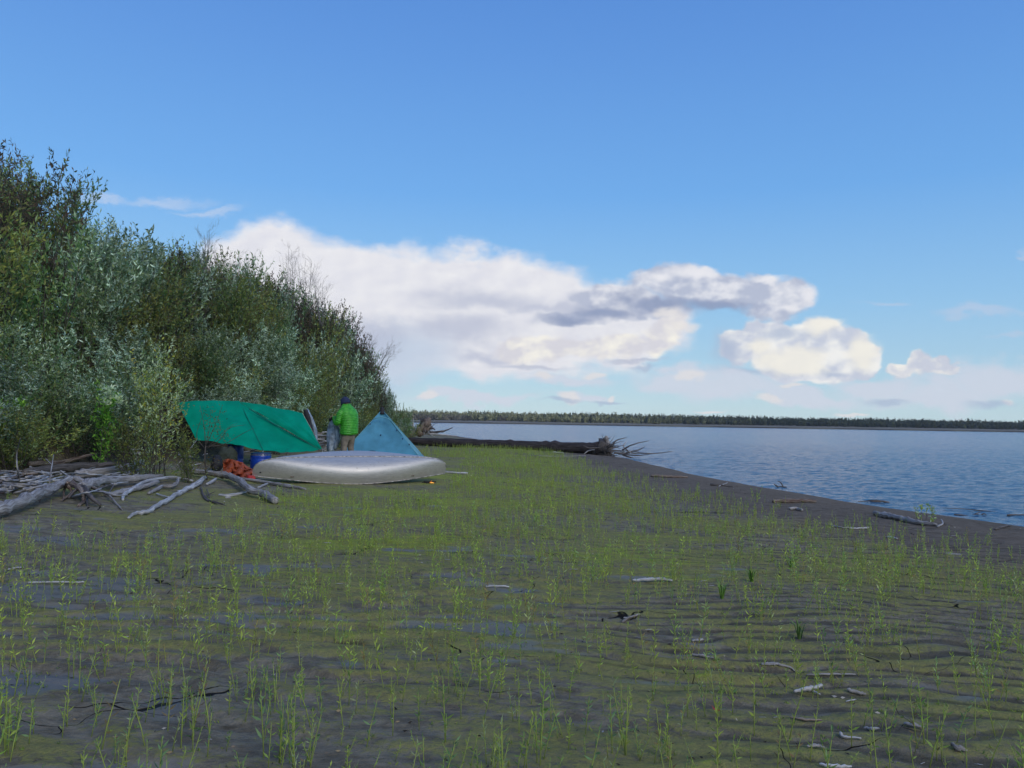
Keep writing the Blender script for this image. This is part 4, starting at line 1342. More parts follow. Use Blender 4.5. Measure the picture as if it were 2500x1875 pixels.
for k in range(52):       # heap of grey sticks at the left edge
    cx, cy = rr.uniform(-30, 145), rr.uniform(1150, 1212)
    cy = max(cy, 1150); ln = rr.uniform(35, 100); sl = rr.uniform(-.35, .15)
    if cy > 1212 - (cx * .35): cy -= 22
    stick('driftwood_stick', 'thin grey stick in the heap at the left edge', 'stick',
          [(cx - ln / 2, cy - sl * ln / 2, rr.uniform(.02, .14)), (cx, cy + rr.uniform(-3, 3), rr.uniform(.04, .16)), (cx + ln / 2, cy + sl * ln / 2, rr.uniform(.02, .14))],
          [rr.uniform(.012, .03), rr.uniform(.008, .02)], rr.choice(['wood_pale', 'wood_pale', 'wood_grey', 'wood_grey', 'wood_brown']), 'grey sticks heaped at the left edge', seed=k, n=6)
for k in range(16):       # sticks under the bushes behind the pile
    cx, cy = rr.choice([(rr.uniform(70, 140), rr.uniform(1092, 1125)), (rr.uniform(300, 350), rr.uniform(1098, 1125)), (rr.uniform(0, 60), rr.uniform(1095, 1130))])
    ln = rr.uniform(20, 55)
    stick('driftwood_stick', 'pale stick lying under the bushes behind the driftwood pile', 'stick',
          [(cx - ln / 2, cy + rr.uniform(-3, 3), .05), (cx + ln / 2, cy + rr.uniform(-5, 3), .06)], [.022, .012], rr.choice(['wood_pale', 'wood_grey']), 'pale sticks under the bushes', seed=100 + k, n=6)
for k in range(60):       # washed up wood behind the person and under the tarp
    if k < 34: cx, cy = rr.uniform(772, 806), rr.uniform(1053, 1100)
    elif k < 52: cx, cy = rr.uniform(570, 705), rr.uniform(1092, 1125)
    else: cx, cy = rr.uniform(440, 520), rr.uniform(1105, 1150)
    ln = rr.uniform(10, 26)
    zone = 0 if k < 34 else (1 if k < 52 else 2)
    lab = ['bleached stick in the driftwood heap behind the person', 'pale stick lying on the ground behind the blue barrels', 'whitish wood scrap between the low bushes left of the barrels'][zone]
    grp = ['bleached sticks behind the person', 'sticks behind the blue barrels', 'wood scraps left of the barrels'][zone]
    Yd = rr.uniform(22.8, 25.5) if zone == 0 else (rr.uniform(21.4, 22.8) if zone == 1 else rr.uniform(18.4, 19.8))
    a, b = PT(cx - ln / 2, cy + rr.uniform(-3, 3), Yd), PT(cx + ln / 2, cy + rr.uniform(-3, 3), Yd + rr.uniform(-.4, .4))
    mbx = MB(); gnarly(mbx, [Vector((0, 0, 0)), b - a], [rr.uniform(.015, .032), rr.uniform(.012, .02)], 300 + k, 6)
    zt = max(tz(a.x, a.y), tz(b.x, b.y)) + 0.03
    ow = mbx.build('driftwood_stick', rr.choice(['wood_pale', 'wood_pale', 'wood_grey', 'wood_brown'])); ow.location = a
    tag(ow, lab, 'stick', grp)
stick('driftwood_log', 'pale log on the slope just above the tarp', 'driftwood', [(545, 968, .1), (575, 962, .12), (600, 966, .1)], [.06, .07, .05], 'wood_pale')

# sticks at the right of the canoe and on the sand
stick('bleached_branch', 'white stick on the mud right of the canoe bow', 'branch', [(1070, 1150, .03), (1105, 1154, .03), (1141, 1155, .03)], [.03, .028, .02], 'wood_pale')
for i, (pts, rad, m, lab) in enumerate([
    ([(2135, 1252, .05), (2170, 1260, .05), (2205, 1267, .05), (2241, 1274, .05), (2287, 1281, .04)], [.045, .045, .05, .04, .02], 'wood_grey', 'long grey-blue log on the sand near the right edge'),
    ([(1888, 1223, .04), (1940, 1222, .05), (1990, 1223, .04)], [.04, .045, .035], 'wood_brown', 'brown log lying parallel to the waterline'),
    ([(1590, 1161, .04), (1630, 1163, .04), (1678, 1165, .03)], [.05, .045, .03], 'wood_brown', 'thin brown log on the sand nearest the large root plate'),
    ([(1928, 1241, .03), (1945, 1242, .03), (1958, 1245, .03)], [.03, .03, .025], 'wood_grey', 'short bluish chunk on the sand below the brown log'),
    ([(2025, 1282, .015), (2055, 1288, .015), (2072, 1287, .015)], [.012, .008], 'wood_grey', 'thin dull stick where the sand meets the seedlings'),
    ([(2072, 1289, .015), (2095, 1290, .02), (2120, 1288, .03)], [.012, .014], 'wood_pale', 'small pale stick with a knobbed end at the edge of the sand'),
    ([(2168, 1311, .015), (2190, 1315, .015)], [.016, .014], 'wood_pale', 'short white stick on the sand below the grey-blue log'),
    ([(2290, 1285, .02), (2302, 1278, .03), (2298, 1268, .07)], [.014, .010], 'wood_pale', 'curled pale root at the end of the grey-blue log'),
    ([(2430, 1292, .02), (2450, 1286, .04), (2468, 1283, .02)], [.02, .012], 'wood_dark', 'dark forked stick on the sand at the right edge'),
    ([(2310, 1351, .01), (2345, 1354, .01)], [.012, .010], 'wood_pale', 'thin pale stick where the sand meets the right-hand seedlings'),
    ([(1735, 1183, .02), (1755, 1184, .03), (1790, 1188, .02)], [.03, .015], 'wood_dark', 'dark rotten log on the sand left of the waterside twig'),
    ([(1755, 1187, .02), (1776, 1178, .05)], [.012, .008], 'wood_pale', 'light stick leaning on the dark rotten log'),
    ([(1545, 1417, .02), (1580, 1415, .025), (1612, 1414, .025), (1642, 1418, .02)], [.016, .02, .02, .012], 'wood_pale', 'longest bleached stick among the seedlings right of centre'),
    ([(1186, 1432, .012), (1215, 1431, .014), (1244, 1433, .012)], [.012, .010], 'wood_pale', 'thin pale stick lying near the middle of the beach'),
    ([(70, 1422, .012), (120, 1421, .014), (180, 1422, .012), (205, 1421, .01)], [.012, .010], 'wood_pale', 'long thin pale stick on the mud at the left'),
    ([(18, 1391, .01), (38, 1386, .012), (58, 1385, .01)], [.010, .008], 'wood_pale', 'short thin stick at the left edge of the mud'),
    ([(1940, 1688, .02), (1975, 1681, .022), (2006, 1673, .025)], [.012, .016, .013], 'wood_pale', 'largest white splinter of wood at the lower right'),
    ([(2070, 1684, .015), (2090, 1690, .015), (2113, 1694, .012)], [.012, .014, .009], 'wood_grey', 'grey stick just right of the largest white splinter'),
    ([(1985, 1687, .012), (2002, 1695, .012)], [.008, .006], 'wood_pale', 'thin splinter crossing below the largest one'),
    ([(1928, 1750, .012), (1965, 1757, .012), (2005, 1758, .012)], [.006, .010, .006], 'wood_brown', 'bent brown twig on the mud at the lower right'),
    ([(2208, 1767, .012), (2230, 1770, .014), (2256, 1777, .012)], [.010, .013, .008], 'wood_grey', 'stout grey stick near the lower right corner'),
    ([(2110, 1777, .01), (2130, 1779, .012), (2146, 1778, .01)], [.008, .010, .006], 'wood_pale', 'small pale twig left of the stout grey stick'),
    ([(1970, 1648, .01), (2010, 1646, .012), (2088, 1646, .01)], [.007, .009, .005], 'wood_grey', 'long thin grey twig above the largest splinter'),
    ([(1860, 1621, .01), (1880, 1620, .013), (1900, 1620, .01)], [.008, .014, .008], 'wood_pale', 'flat pale stick in the row right of centre'),
    ([(1900, 1621, .01), (1930, 1630, .01), (1942, 1640, .01)], [.010, .006], 'wood_grey', 'thin grey stick curving away from the flat pale one'),
    ([(1690, 1598, .01), (1715, 1601, .012), (1742, 1606, .01)], [.008, .012, .006], 'wood_grey', 'grey stick on the mud just right of centre below the tufts'),
    ([(1690, 1564, .01), (1704, 1563, .013), (1716, 1561, .01)], [.010, .012, .008], 'wood_pale', 'short whitish stick above the grey stick right of centre'),
    ([(2002, 1866, .01), (2030, 1870, .012), (2078, 1871, .01)], [.008, .012, .007], 'wood_pale', 'pale stick at the very bottom right of the frame'),
    ([(1972, 1822, .01), (1995, 1820, .012), (2012, 1824, .01)], [.008, .010, .006], 'wood_grey', 'thin grey twig near the bottom, left of the dark hollow stick'),
    ([(2324, 1817, .015), (2338, 1825, .018), (2360, 1832, .012)], [.012, .018, .008], 'wood_grey', 'curled strip of grey bark near the lower right corner'),
    ([(2052, 1790, .012), (2060, 1798, .012), (2102, 1803, .01)], [.012, .009, .006], 'wood_pale', 'crooked white twig near the bottom right'),
    ([(1519, 1519, .012), (1535, 1508, .012), (1560, 1500, .012)], [.012, .010], 'wood_grey', 'grey stick at the crack right of centre'),
]):
    stick('driftwood_stick', lab, 'stick', pts, rad if i < 12 else [q * .75 for q in rad], m, n=7, seed=500 + i, bend=.3, rough=.22)
# small chips, each its own
chips = [(1107, 1524, 9), (1092, 1366, 7), (1104, 1391, 6), (1074, 1410, 5), (1400, 1390, 10), (1422, 1421, 11), (1500, 1493, 12), (1530, 1507, 9), (1584, 1537, 9), (1558, 1556, 8), (1575, 1553, 5),
         (1325, 1283, 8), (1312, 1312, 6), (1428, 1312, 6), (1481, 1460, 5), (2078, 1710, 16), (1990, 1723, 8), (1895, 1751, 8), (1862, 1751, 8), (800, 1325, 8), (828, 1425, 9), (910, 1660, 7),
         (1008, 1680, 5), (1240, 1300, 5), (1258, 1260, 6), (252, 1833, 5), (300, 1842, 5), (512, 1805, 7), (1080, 1762, 5), (1187, 1840, 4), (1480, 1744, 4), (1320, 1246, 6), (2330, 1307, 6),
         (2412, 1355, 6), (2380, 1390, 5), (1718, 1418, 8), (1730, 1425, 8), (1738, 1430, 6), (1770, 1384, 6), (1290, 1245, 6), (1700, 1214, 5), (2253, 1863, 8), (2390, 1866, 9), (1720, 1675, 6)]
for i, (px, py, s) in enumerate(chips):
    c0 = GP(px, py, .006); rr = random.Random(i * 3 + 1)
    L = s * 2.0 * c0.y / F; a = rr.uniform(-.5, .5)
    mb = MB()
    dd = Vector((math.cos(a), math.sin(a), rr.uniform(-.05, .12)))
    gnarly(mb, [dd * -L / 2, dd * L * .1 + Vector((0, L * .05, 0)), dd * L / 2], [L * .05, L * rr.uniform(.06, .10), L * .03], i, 6, 3, bend=.5, flat=rr.uniform(.35, .7), rough=.3)
    o = mb.build('wood_chip', rr.choice(['wood_pale', 'wood_pale', 'wood_grey'])); o.location = c0
    tag(o, 'small bleached wood chip lying loose on the mud', 'wood chip', 'bleached chips scattered on the mud')

# fine litter: flakes of bark, dry leaves and grit
rgd = np.random.default_rng(71); N = 9000
Xd = rgd.uniform(-8, 11, N); Yd_ = 2.6 + 20 * rgd.random(N) ** 1.5
_, td, _ = base_z(Xd, Yd_)
kd_ = (td > .02) & (td < 1.0) & (np.abs(Xd / Yd_) < .8) & (rgd.random(N) < .25 + 1.2 * sstep(.5, .7, fbm(Xd * .9, Yd_ * 1.6, 601, 3)))
Xd, Yd_ = Xd[kd_], Yd_[kd_]; nd_ = len(Xd)
dcol = np.array([(0.42, 0.40, 0.36), (0.25, 0.2, 0.14), (0.05, 0.042, 0.035), (0.06, 0.05, 0.04), (0.3, 0.24, 0.13), (0.09, 0.075, 0.06)])[rgd.integers(0, 6, nd_)]
Ld = rgd.uniform(.008, .034, nd_)
dd_ = rgd.normal(size=(nd_, 3)) * np.array([1, 1, .12])
med = leaf_mesh('litter', np.stack([Xd, Yd_, terr(Xd, Yd_) + .006], -1), dd_, Ld, Ld * rgd.uniform(.18, .5, nd_), dcol, rgd)
tag(obj('litter', med, 'far'), 'tiny flakes of bark, dry leaves and grit strewn over the mud', 'litter', kind='stuff')

# twigs at the water's edge
def water_twig(label, lines, m='wood_dark', r=.012):
    d = ray(*lines[0][0][:2]); o0 = Vector((0, 0, CAM_H)) + d * ((WATER_Z - CAM_H) / d.z)
    root = empty('water_twig', o0)
    for i, ln in enumerate(lines):
        mb = MB()
        P3 = [PT(x, y, o0.y + dy) - o0 for (x, y, dy) in ln]
        gnarly(mb, P3, [r * (1.2 - .8 * k / max(1, len(P3) - 1)) for k in range(len(P3))], i, 6)
        mb.build('trunk' if i == 0 else 'branch', m, root)
    tag(root, label, 'twig')


water_twig('dark twig with two raised prongs in the shallows beside the sand', [[(1920, 1190, 0), (1905, 1188, 0), (1893, 1188, 0)], [(1912, 1189, 0), (1906, 1178, 0), (1898, 1174, 0)], [(1900, 1189, 0), (1893, 1184, 0), (1889, 1181, 0)]], r=.02)
water_twig('low dark branch arched over the water line', [[(2170, 1227, 0), (2140, 1222, 0), (2118, 1223, 0), (2095, 1225, 0)], [(2150, 1226, 0), (2130, 1225, 0), (2118, 1226, .1)]], r=.022)
water_twig('long dark stick half awash near the right edge', [[(2430, 1250, 0), (2395, 1247, .1), (2360, 1243, .2), (2300, 1240, .3)]], r=.014)
water_twig('tangle of dark roots at the water line by the right edge', [[(2330, 1256, 0), (2370, 1260, -.05), (2410, 1266, -.15)], [(2380, 1262, 0), (2385, 1253, 0), (2395, 1250, 0)],
           [(2390, 1264, 0), (2402, 1254, 0), (2412, 1262, 0)], [(2375, 1262, 0), (2380, 1255, 0), (2398, 1258, 0)]], r=.014)
water_twig('dark stick in the shallows touching the right edge', [[(2460, 1258, 0), (2480, 1257, 0), (2520, 1257, 0)]], r=.02)
# little green plant by the grey-blue log
p = GP(2256, 1271)
sp_ = shrub_proto(91, .30, 5, .7, 'yellow', 0.06, 4, 6, lo=.2, w=[.3, .2, .4, .2, 0], stemr=.03)
place_shrub(sp_, 'willow_seedling', p, 1.0, 0, 'single green sprig growing beside the grey-blue log on the sand', 'seedling')


# the big fallen trunk with its root plate
def root_plate(parent, c, axis, R0, n, m, seed, long=1.0, origin=Vector((0, 0, 0))):
    rr = random.Random(seed); ax = axis.normalized()
    u = ax.cross(Vector((0, 0, 1))).normalized(); v = ax.cross(u).normalized()
    for k in range(n):
        a = 2 * math.pi * (k + rr.random() * .8) / n
        d = u * math.cos(a) + v * math.sin(a)
        L = R0 * rr.uniform(.55, 1.15) * long
        pts = [c + d * R0 * .12 - ax * rr.uniform(0, .15)]
        q = pts[0].copy(); dirx = (d + ax * rr.uniform(.0, .9)).normalized()
        for s in range(4):
            dirx = (dirx + Vector((rr.gauss(0, .35), rr.gauss(0, .35), rr.gauss(0, .3))) + ax * .12).normalized()
            q = q + dirx * L / 4
            gz = tz(q.x + origin.x, q.y + origin.y) - origin.z + .02
            if q.z < gz: q.z = gz; dirx.z = abs(dirx.z) * .3
            pts.append(q.copy())
        r0 = rr.uniform(.014, .034)
        mb = MB(); gnarly(mb, pts, [r0 * 1.4, r0, r0 * .75, r0 * .5, r0 * .25], seed * 10 + k, 6, 4, bend=.5)
        mb.build('root', rr.choice(m), parent)


A = GP(1478, 1112); A.z = tz(A.x, A.y) + .36
B = PT(985, 1076, 47); B.z = tz(B.x, B.y) + .24
big = empty('fallen_log', (A.x, A.y, tz(A.x, A.y)))
og = big.location.copy()
mb = MB(); gnarly(mb, [A - og, A.lerp(B, .12) - og, A.lerp(B, .3) - og, A.lerp(B, .5) - og, A.lerp(B, .75) - og, B - og],
                  [.36, .30, .29, .28, .26, .22], 5, 14, 9, bend=.05, rough=.05)
mb.build('trunk', 'bark_log', big)
ax = (A - B).normalized()
mb = MB(); gnarly(mb, [A - og - ax * .7, A - og + Vector((0, 0, .02)) - ax * .1, A - og + ax * .2 + Vector((0, 0, .04))], [.30, .44, .26], 6, 12, 5, bend=.3, rough=.22)
mb.build('root_crown', 'wood_dark', big)
mb = MB(); gnarly(mb, [A - og + ax * .0, A - og + Vector((.06, 0, .35)), A - og + Vector((.05, 0, .66))], [.20, .15, .12], 16, 9, 4, bend=.4, rough=.25)
mb.build('root_crown', 'wood_grey', big)
root_plate(big, A - og + ax * .1, ax, 1.0, 44, ['wood_dark'], 3, 1.0, og)
for i, pl in enumerate([[(1520, 1098), (1545, 1085), (1585, 1058 + 18)], [(1500, 1105), (1550, 1106), (1600, 1107), (1640, 1104 - 2)], [(1510, 1108), (1555, 1112), (1590, 1108)],
                        [(1495, 1090), (1505, 1075), (1530, 1068)], [(1485, 1080), (1470, 1092), (1440, 1094), (1425, 1088)], [(1470, 1100), (1400, 1092), (1376, 1096)],
                        [(1520, 1110), (1550, 1120), (1590, 1127)], [(1530, 1105), (1560, 1098), (1575, 1090)], [(1500, 1100), (1480, 1110), (1470, 1085)], [(1540, 1105), (1522, 1090), (1530, 1078)],
                        [(1480, 1098), (1440, 1100), (1422, 1112)], [(1490, 1100), (1530, 1101), (1560, 1103)]]):
    mb = MB(); Y0 = A.y
    gnarly(mb, [PT(x, y, Y0 + (.3 * k if i % 2 else -.25 * k)) - og for k, (x, y) in enumerate(pl)], [.05 - .036 * k / (len(pl) - 1) for k in range(len(pl))], 70 + i, 7, 5, bend=.4)
    mb.build('root', 'wood_grey' if i in (5, 9, 10) else ('wood_dark'), big)
tag(big, 'huge dark trunk across the beach with its root plate at the water', 'fallen tree')
stick('driftwood_branch', 'long thin stick lying on the mud before the dark trunk', 'branch', [(1290, 1112, .03), (1350, 1114, .03), (1430, 1113, .03)], [.02, .018], 'wood_grey')
stick('bleached_branch', 'whitish slab under the big trunk left of its roots', 'branch', [(1350, 1104, .05), (1375, 1106, .05)], [.05, .04], 'wood_pale')
stick('driftwood_branch', 'short brown stick against the near side of the big trunk', 'branch', [(1165, 1090, .03), (1200, 1094, .03)], [.03, .02], 'wood_brown')

# the farther stump beyond the tent
C0 = PT(1030, 1058, 62); gz = tz(C0.x, C0.y)
st = empty('root_stump', (C0.x, C0.y, gz)); og2 = st.location.copy()
mb = MB(); gnarly(mb, [PT(1003, 1060, 62) - og2, PT(1015, 1053, 62) - og2, PT(1032, 1045, 62) - og2], [.2, .22, .3], 3, 11, 5, bend=.2)
mb.build('trunk', 'wood_pale', st)
mb = MB(); gnarly(mb, [PT(1025, 1060, 62) - og2, PT(1036, 1040, 62) - og2, PT(1045, 1024, 62) - og2], [.35, .45, .25], 4, 10, 5, bend=.4, rough=.3)
mb.build('root_crown', 'wood_brown', st)
root_plate(st, PT(1040, 1045, 62) - og2, Vector((.8, -.4, .2)), 1.1, 30, ['wood_dark', 'wood_brown', 'wood_pale', 'wood_grey'], 8, 1.0, og2)
for i, pl in enumerate([[(1050, 1056), (1075, 1054), (1090, 1050), (1105, 1044)], [(1010, 1050), (1008, 1035), (1009, 1022)], [(1045, 1040), (1040, 1020)],
                        [(1040, 1058), (1070, 1061), (1115, 1064)], [(1048, 1044), (1058, 1046), (1062, 1050)], [(985, 1052), (1000, 1060), (1030, 1064)]]):
    mb = MB(); gnarly(mb, [PT(x, y, 62 - .1 * k) - og2 for k, (x, y) in enumerate(pl)], [.10 - .07 * k / (len(pl) - 1) for k in range(len(pl))], 90 + i, 7, 5, bend=.3)
    mb.build('root', ['wood_dark', 'wood_pale', 'wood_dark', 'wood_pale', 'wood_dark', 'wood_grey'][i], st)
tag(st, 'upturned root stump with spiky roots beyond the blue tent', 'stump')
lg2 = PT(985, 1050, 58)
mb = MB(); a, b = PT(960, 1042, 58), PT(1000, 1052, 58); gnarly(mb, [Vector((0, 0, 0)), b - a], [.2, .16], 8, 9)
o = mb.build('driftwood_log', 'wood_brown'); o.location = a; tag(o, 'brown log end behind the right slope of the blue tent', 'driftwood')


# ================================================================== CAMP
def canoe():
    Lc = 4.42; Bh = .50; D = .41
    ns, nt = 64, 20
    def sect(s):
        a = abs(s)
        b = Bh * max(0.0, 1 - a ** 1.75) ** 1.0
        sheer = 0.07 * a ** 3.0
        k = 0.0 if a < .68 else (1 - math.sqrt(max(0, 1 - ((a - .68) / .32) ** 2.7)))
        depth = D * (1 - .62 * k) + 0.03 * a * a
        depth -= 0.085 * a * a
        return b, sheer, depth
    rings = []
    for i in range(ns + 1):
        u = -1 + 2 * i / ns
        s = math.sin(u * math.pi / 2) * .35 + u * .65
        s = max(-1, min(1, s))
        b, sh, dp = sect(s)
        row = []
        a = abs(s); ex = 2.9 - .9 * a ** 2
        for j in range(nt + 1):
            th = math.pi * j / nt          # 0 one gunwale .. pi the other
            cy, cz = math.cos(th), math.sin(th)
            y = b * math.copysign(abs(cy) ** (2 / ex), cy)
            z = (dp + sh) * abs(cz) ** (2 / ex)
            row.append(Vector((s * Lc / 2, y, z - sh)))       # inverted: keel is up
        rings.append(row)
    vs = [p for r in rings for p in r]; fs = []
    w = nt + 1
    for i in range(ns):
        for j in range(nt):
            fs.append((i * w + j, i * w + j + 1, (i + 1) * w + j + 1, (i + 1) * w + j))
    # thickness: inner shell
    n0 = len(vs)
    for r in rings:
        for p in r: vs.append(Vector((p.x * .996, p.y * .985, p.z - .006 if p.z > .02 else p.z)))
    for i in range(ns):
        for j in range(nt):
            fs.append((n0 + i * w + j, n0 + (i + 1) * w + j, n0 + (i + 1) * w + j + 1, n0 + i * w + j + 1))
    root = empty('canoe')
    hb = MB(); hb.add(vs, fs); hb.build('hull', 'hull', root)
    for sg in (0, nt):
        mb = MB(); mb.tube([rings[i][sg] + Vector((0, 0, 0)) for i in range(ns + 1)], [.011] * (ns + 1), 8); mb.build('gunwale', 'hullstrip', root)
    mb = MB(); mb.tube([rings[i][nt // 2] + Vector((0, 0, .002)) for i in range(4, ns - 3)], [.014] * (ns - 7), 6); mb.build('keel', 'hullstrip', root)
    for s in (-.32, .05, .42):
        b, sh, dp = sect(s); mb = MB(); mb.box((s * Lc / 2, 0, .012), (.045, 2 * b - .02, .02)); mb.build('thwart', 'wood_brown', root, smooth=False)
    for s in (-.6, .55):
        b, sh, dp = sect(s); mb = MB(); mb.box((s * Lc / 2, 0, .07), (.24, 2 * b - .03, .02)); mb.build('seat', 'wood_brown', root, smooth=False)
    for sg in (-1, 1):
        mb = MB()
        b1, sh1, _ = sect(.86); b2, sh2, _ = sect(.985)
        x1, x2 = sg * .86 * Lc / 2, sg * .985 * Lc / 2
        mb.add([(x1, b1 - .01, .01 - sh1), (x1, -b1 + .01, .01 - sh1), (x2, -b2, .01 - sh2), (x2, b2, .01 - sh2)], [(0, 1, 2, 3)]); mb.build('deck_plate', 'hullstrip', root, smooth=False)
    # stem bands and the grab hole near the left end
    for sg in (0, ns):
        mb = MB(); mb.tube([rings[abs(sg - k)][nt // 2] + Vector((0, 0, .003)) for k in range(0, 8)], [.010] * 8, 6); mb.build('stem_band', 'hullstrip', root)
    mb = MB(); mb.sphere((-.93 * Lc / 2, -sect(.93)[0] * .985, .05), (.022, .012, .016)); mb.build('grab_hole', 'black', root)
    # placement: right end farther, near gunwale on the ground
    pl, pr = PT(622, 1150, 17.3), PT(1083, 1150, 19.1)
    cx, cy = (pl.x + pr.x) / 2, (pl.y + pr.y) / 2
    rz = math.atan2(pr.y - pl.y, pr.x - pl.x)
    tilt = R(29)       # near side down, far side raised
    Mx = Matrix.Rotation(rz, 4, 'Z') @ Matrix.Rotation(tilt, 4, 'X')
    near = Mx @ Vector((0, -Bh, 0))
    g = tz(cx + near.x, cy + near.y)
    root.matrix_world = Matrix.Translation((cx, cy, g + .01 - near.z)) @ Mx
    tag(root, 'silvery aluminium canoe lying overturned and tilted on the beach', 'canoe')
    print('canoe L fit', (pr - pl).length)
    return root, rings, nt, ns


cano, crings, cnt, cns = canoe()
# small black bag on the canoe's bottom
CM = cano.matrix_world.copy() if True else None
def canoe_pt(i, j, up=0.0):
    return CM @ (crings[i][j] + Vector((0, 0, up)))
cand = min(((abs(proj(canoe_pt(i, j))[0] - 908) + abs(proj(canoe_pt(i, j))[1] - 1111) * 1.5, i, j) for i in range(cns) for j in range(cnt)), key=lambda q: q[0])
bp = canoe_pt(cand[1], cand[2])
mb = MB(); mb.sphere((0, 0, .05), (.12, .08, .05), 14, 8)
r = empty('small_bag', bp, -.2)
mb.build('bag_body', 'black', r)
mb = MB(); mb.tube([(-.09, 0, .04), (-.16, .01, .045), (-.22, .02, .05)], [.03, .02, .006], 7); mb.build('strap', 'black', r)
tag(r, 'small black bag lying on top of the overturned canoe', 'bag')


def sheet(name, material, corners, nu, nv, parent=None, sag=0.0, wr=0.0, seed=0, thick=.004, smooth=True, fn=None):
    """a cloth surface between four corners"""
    c = [Vector(p) for p in corners]
    nrm = (c[1] - c[0]).cross(c[3] - c[0]).normalized()
    V = []
    for j in range(nv + 1):
        for i in range(nu + 1):
            u, v = i / nu, j / nv
            p = c[0] * (1 - u) * (1 - v) + c[1] * u * (1 - v) + c[2] * u * v + c[3] * (1 - u) * v
            k = sag * 4 * u * (1 - u) * (0.4 + 0.6 * 4 * v * (1 - v))
            k += wr * (float(fbm(np.array([u * 5.0 + seed]), np.array([v * 3.0]), seed, 3)[0]) - .5)
            p = p + nrm * k
            if fn: p = fn(u, v, p)
            V.append(p)
    n0 = len(V)
    w = nu + 1
    fs = [(j * w + i, j * w + i + 1, (j + 1) * w + i + 1, (j + 1) * w + i) for j in range(nv) for i in range(nu)]
    V2 = V + [p - nrm * thick for p in V]
    fs2 = [tuple(n0 + k for k in reversed(f)) for f in fs]
    mb = MB(); mb.add(V2, fs + fs2)
    return mb.build(name, material, parent, smooth=smooth)


def tarp():
    TL, TM, TR = PT(433, 982, 21.0), PT(585, 981, 21.3), PT(738, 1008, 21.1)
    TL.z -= .02
    BR, BM, BL = PT(787, 1099, 19.95), PT(643, 1100, 19.7), PT(480, 1075, 19.9)
    B2 = PT(715, 1105, 19.75)
    SP = PT(608, 998, 21.0); 
    o0 = PT(600, 1100, 20.3); o0.z = tz(o0.x, o0.y)
    r = empty('tarp', o0)
    q = lambda *a: [p - o0 for p in a]
    pA = sheet('panel', 'tarp', q(TL, TM, BM, BL), 24, 18, r, sag=-.10, wr=.09, seed=1)
    # right half in two panels meeting at the sagging crease
    E = BR.lerp(B2, .08) + Vector((0, 0, .01))
    pB = sheet('panel', 'tarp', q(TM, TR, BR, E), 24, 16, r, sag=-.06, wr=.07, seed=3)
    pC = sheet('panel', 'tarp', q(TM, E, B2, BM), 24, 16, r, sag=.05, wr=.07, seed=5)
    mb = MB(); off = Vector((0, -.012, .004)); mb.tube([TM - o0 + off, TM.lerp(BM, .5) - o0 + off + Vector((0, 0, 0)), BM - o0 + off], [.006] * 3, 5); mb.build('seam', 'seam', r)
    mb = MB(); mb.tube([SP.lerp(E, t) - o0 + Vector((0, -.02, -.02 * math.sin(t * 3.14))) for t in (0, .25, .5, .75, 1)], [.009, .014, .014, .011, .006], 6); mb.build('fold', 'seam', r)  # dark strip stands in for the shadow line along the crease
    # the pole that holds it up behind, and cords
    mb = MB(); mb.tube([Vector((TM.x, TM.y + .02, tz(TM.x, TM.y))) - o0, TM - o0], [.018, .014], 8); mb.build('pole', 'wood_grey', r)
    for a, b in [(BM, PT(632, 1128, 19.3)), (TL, Vector((TL.x - 1.3, TL.y + .9, TL.z + .2))), (TR, Vector((TR.x + .35, TR.y + 1.6, tz(TR.x + .35, TR.y + 1.6)))), (BL, Vector((BL.x - .25, BL.y - .5, tz(BL.x - .25, BL.y - .5)))),
                 (BR, Vector((BR.x + .12, BR.y - .12, tz(BR.x + .12, BR.y - .12))))]:
        mb = MB(); mb.tube([a - o0, b - o0], [.005, .005], 5); mb.build('guy_cord', 'cord', r)
    tag(r, 'emerald green tarp pitched as a sloping shelter behind the canoe', 'tarp')


tarp()


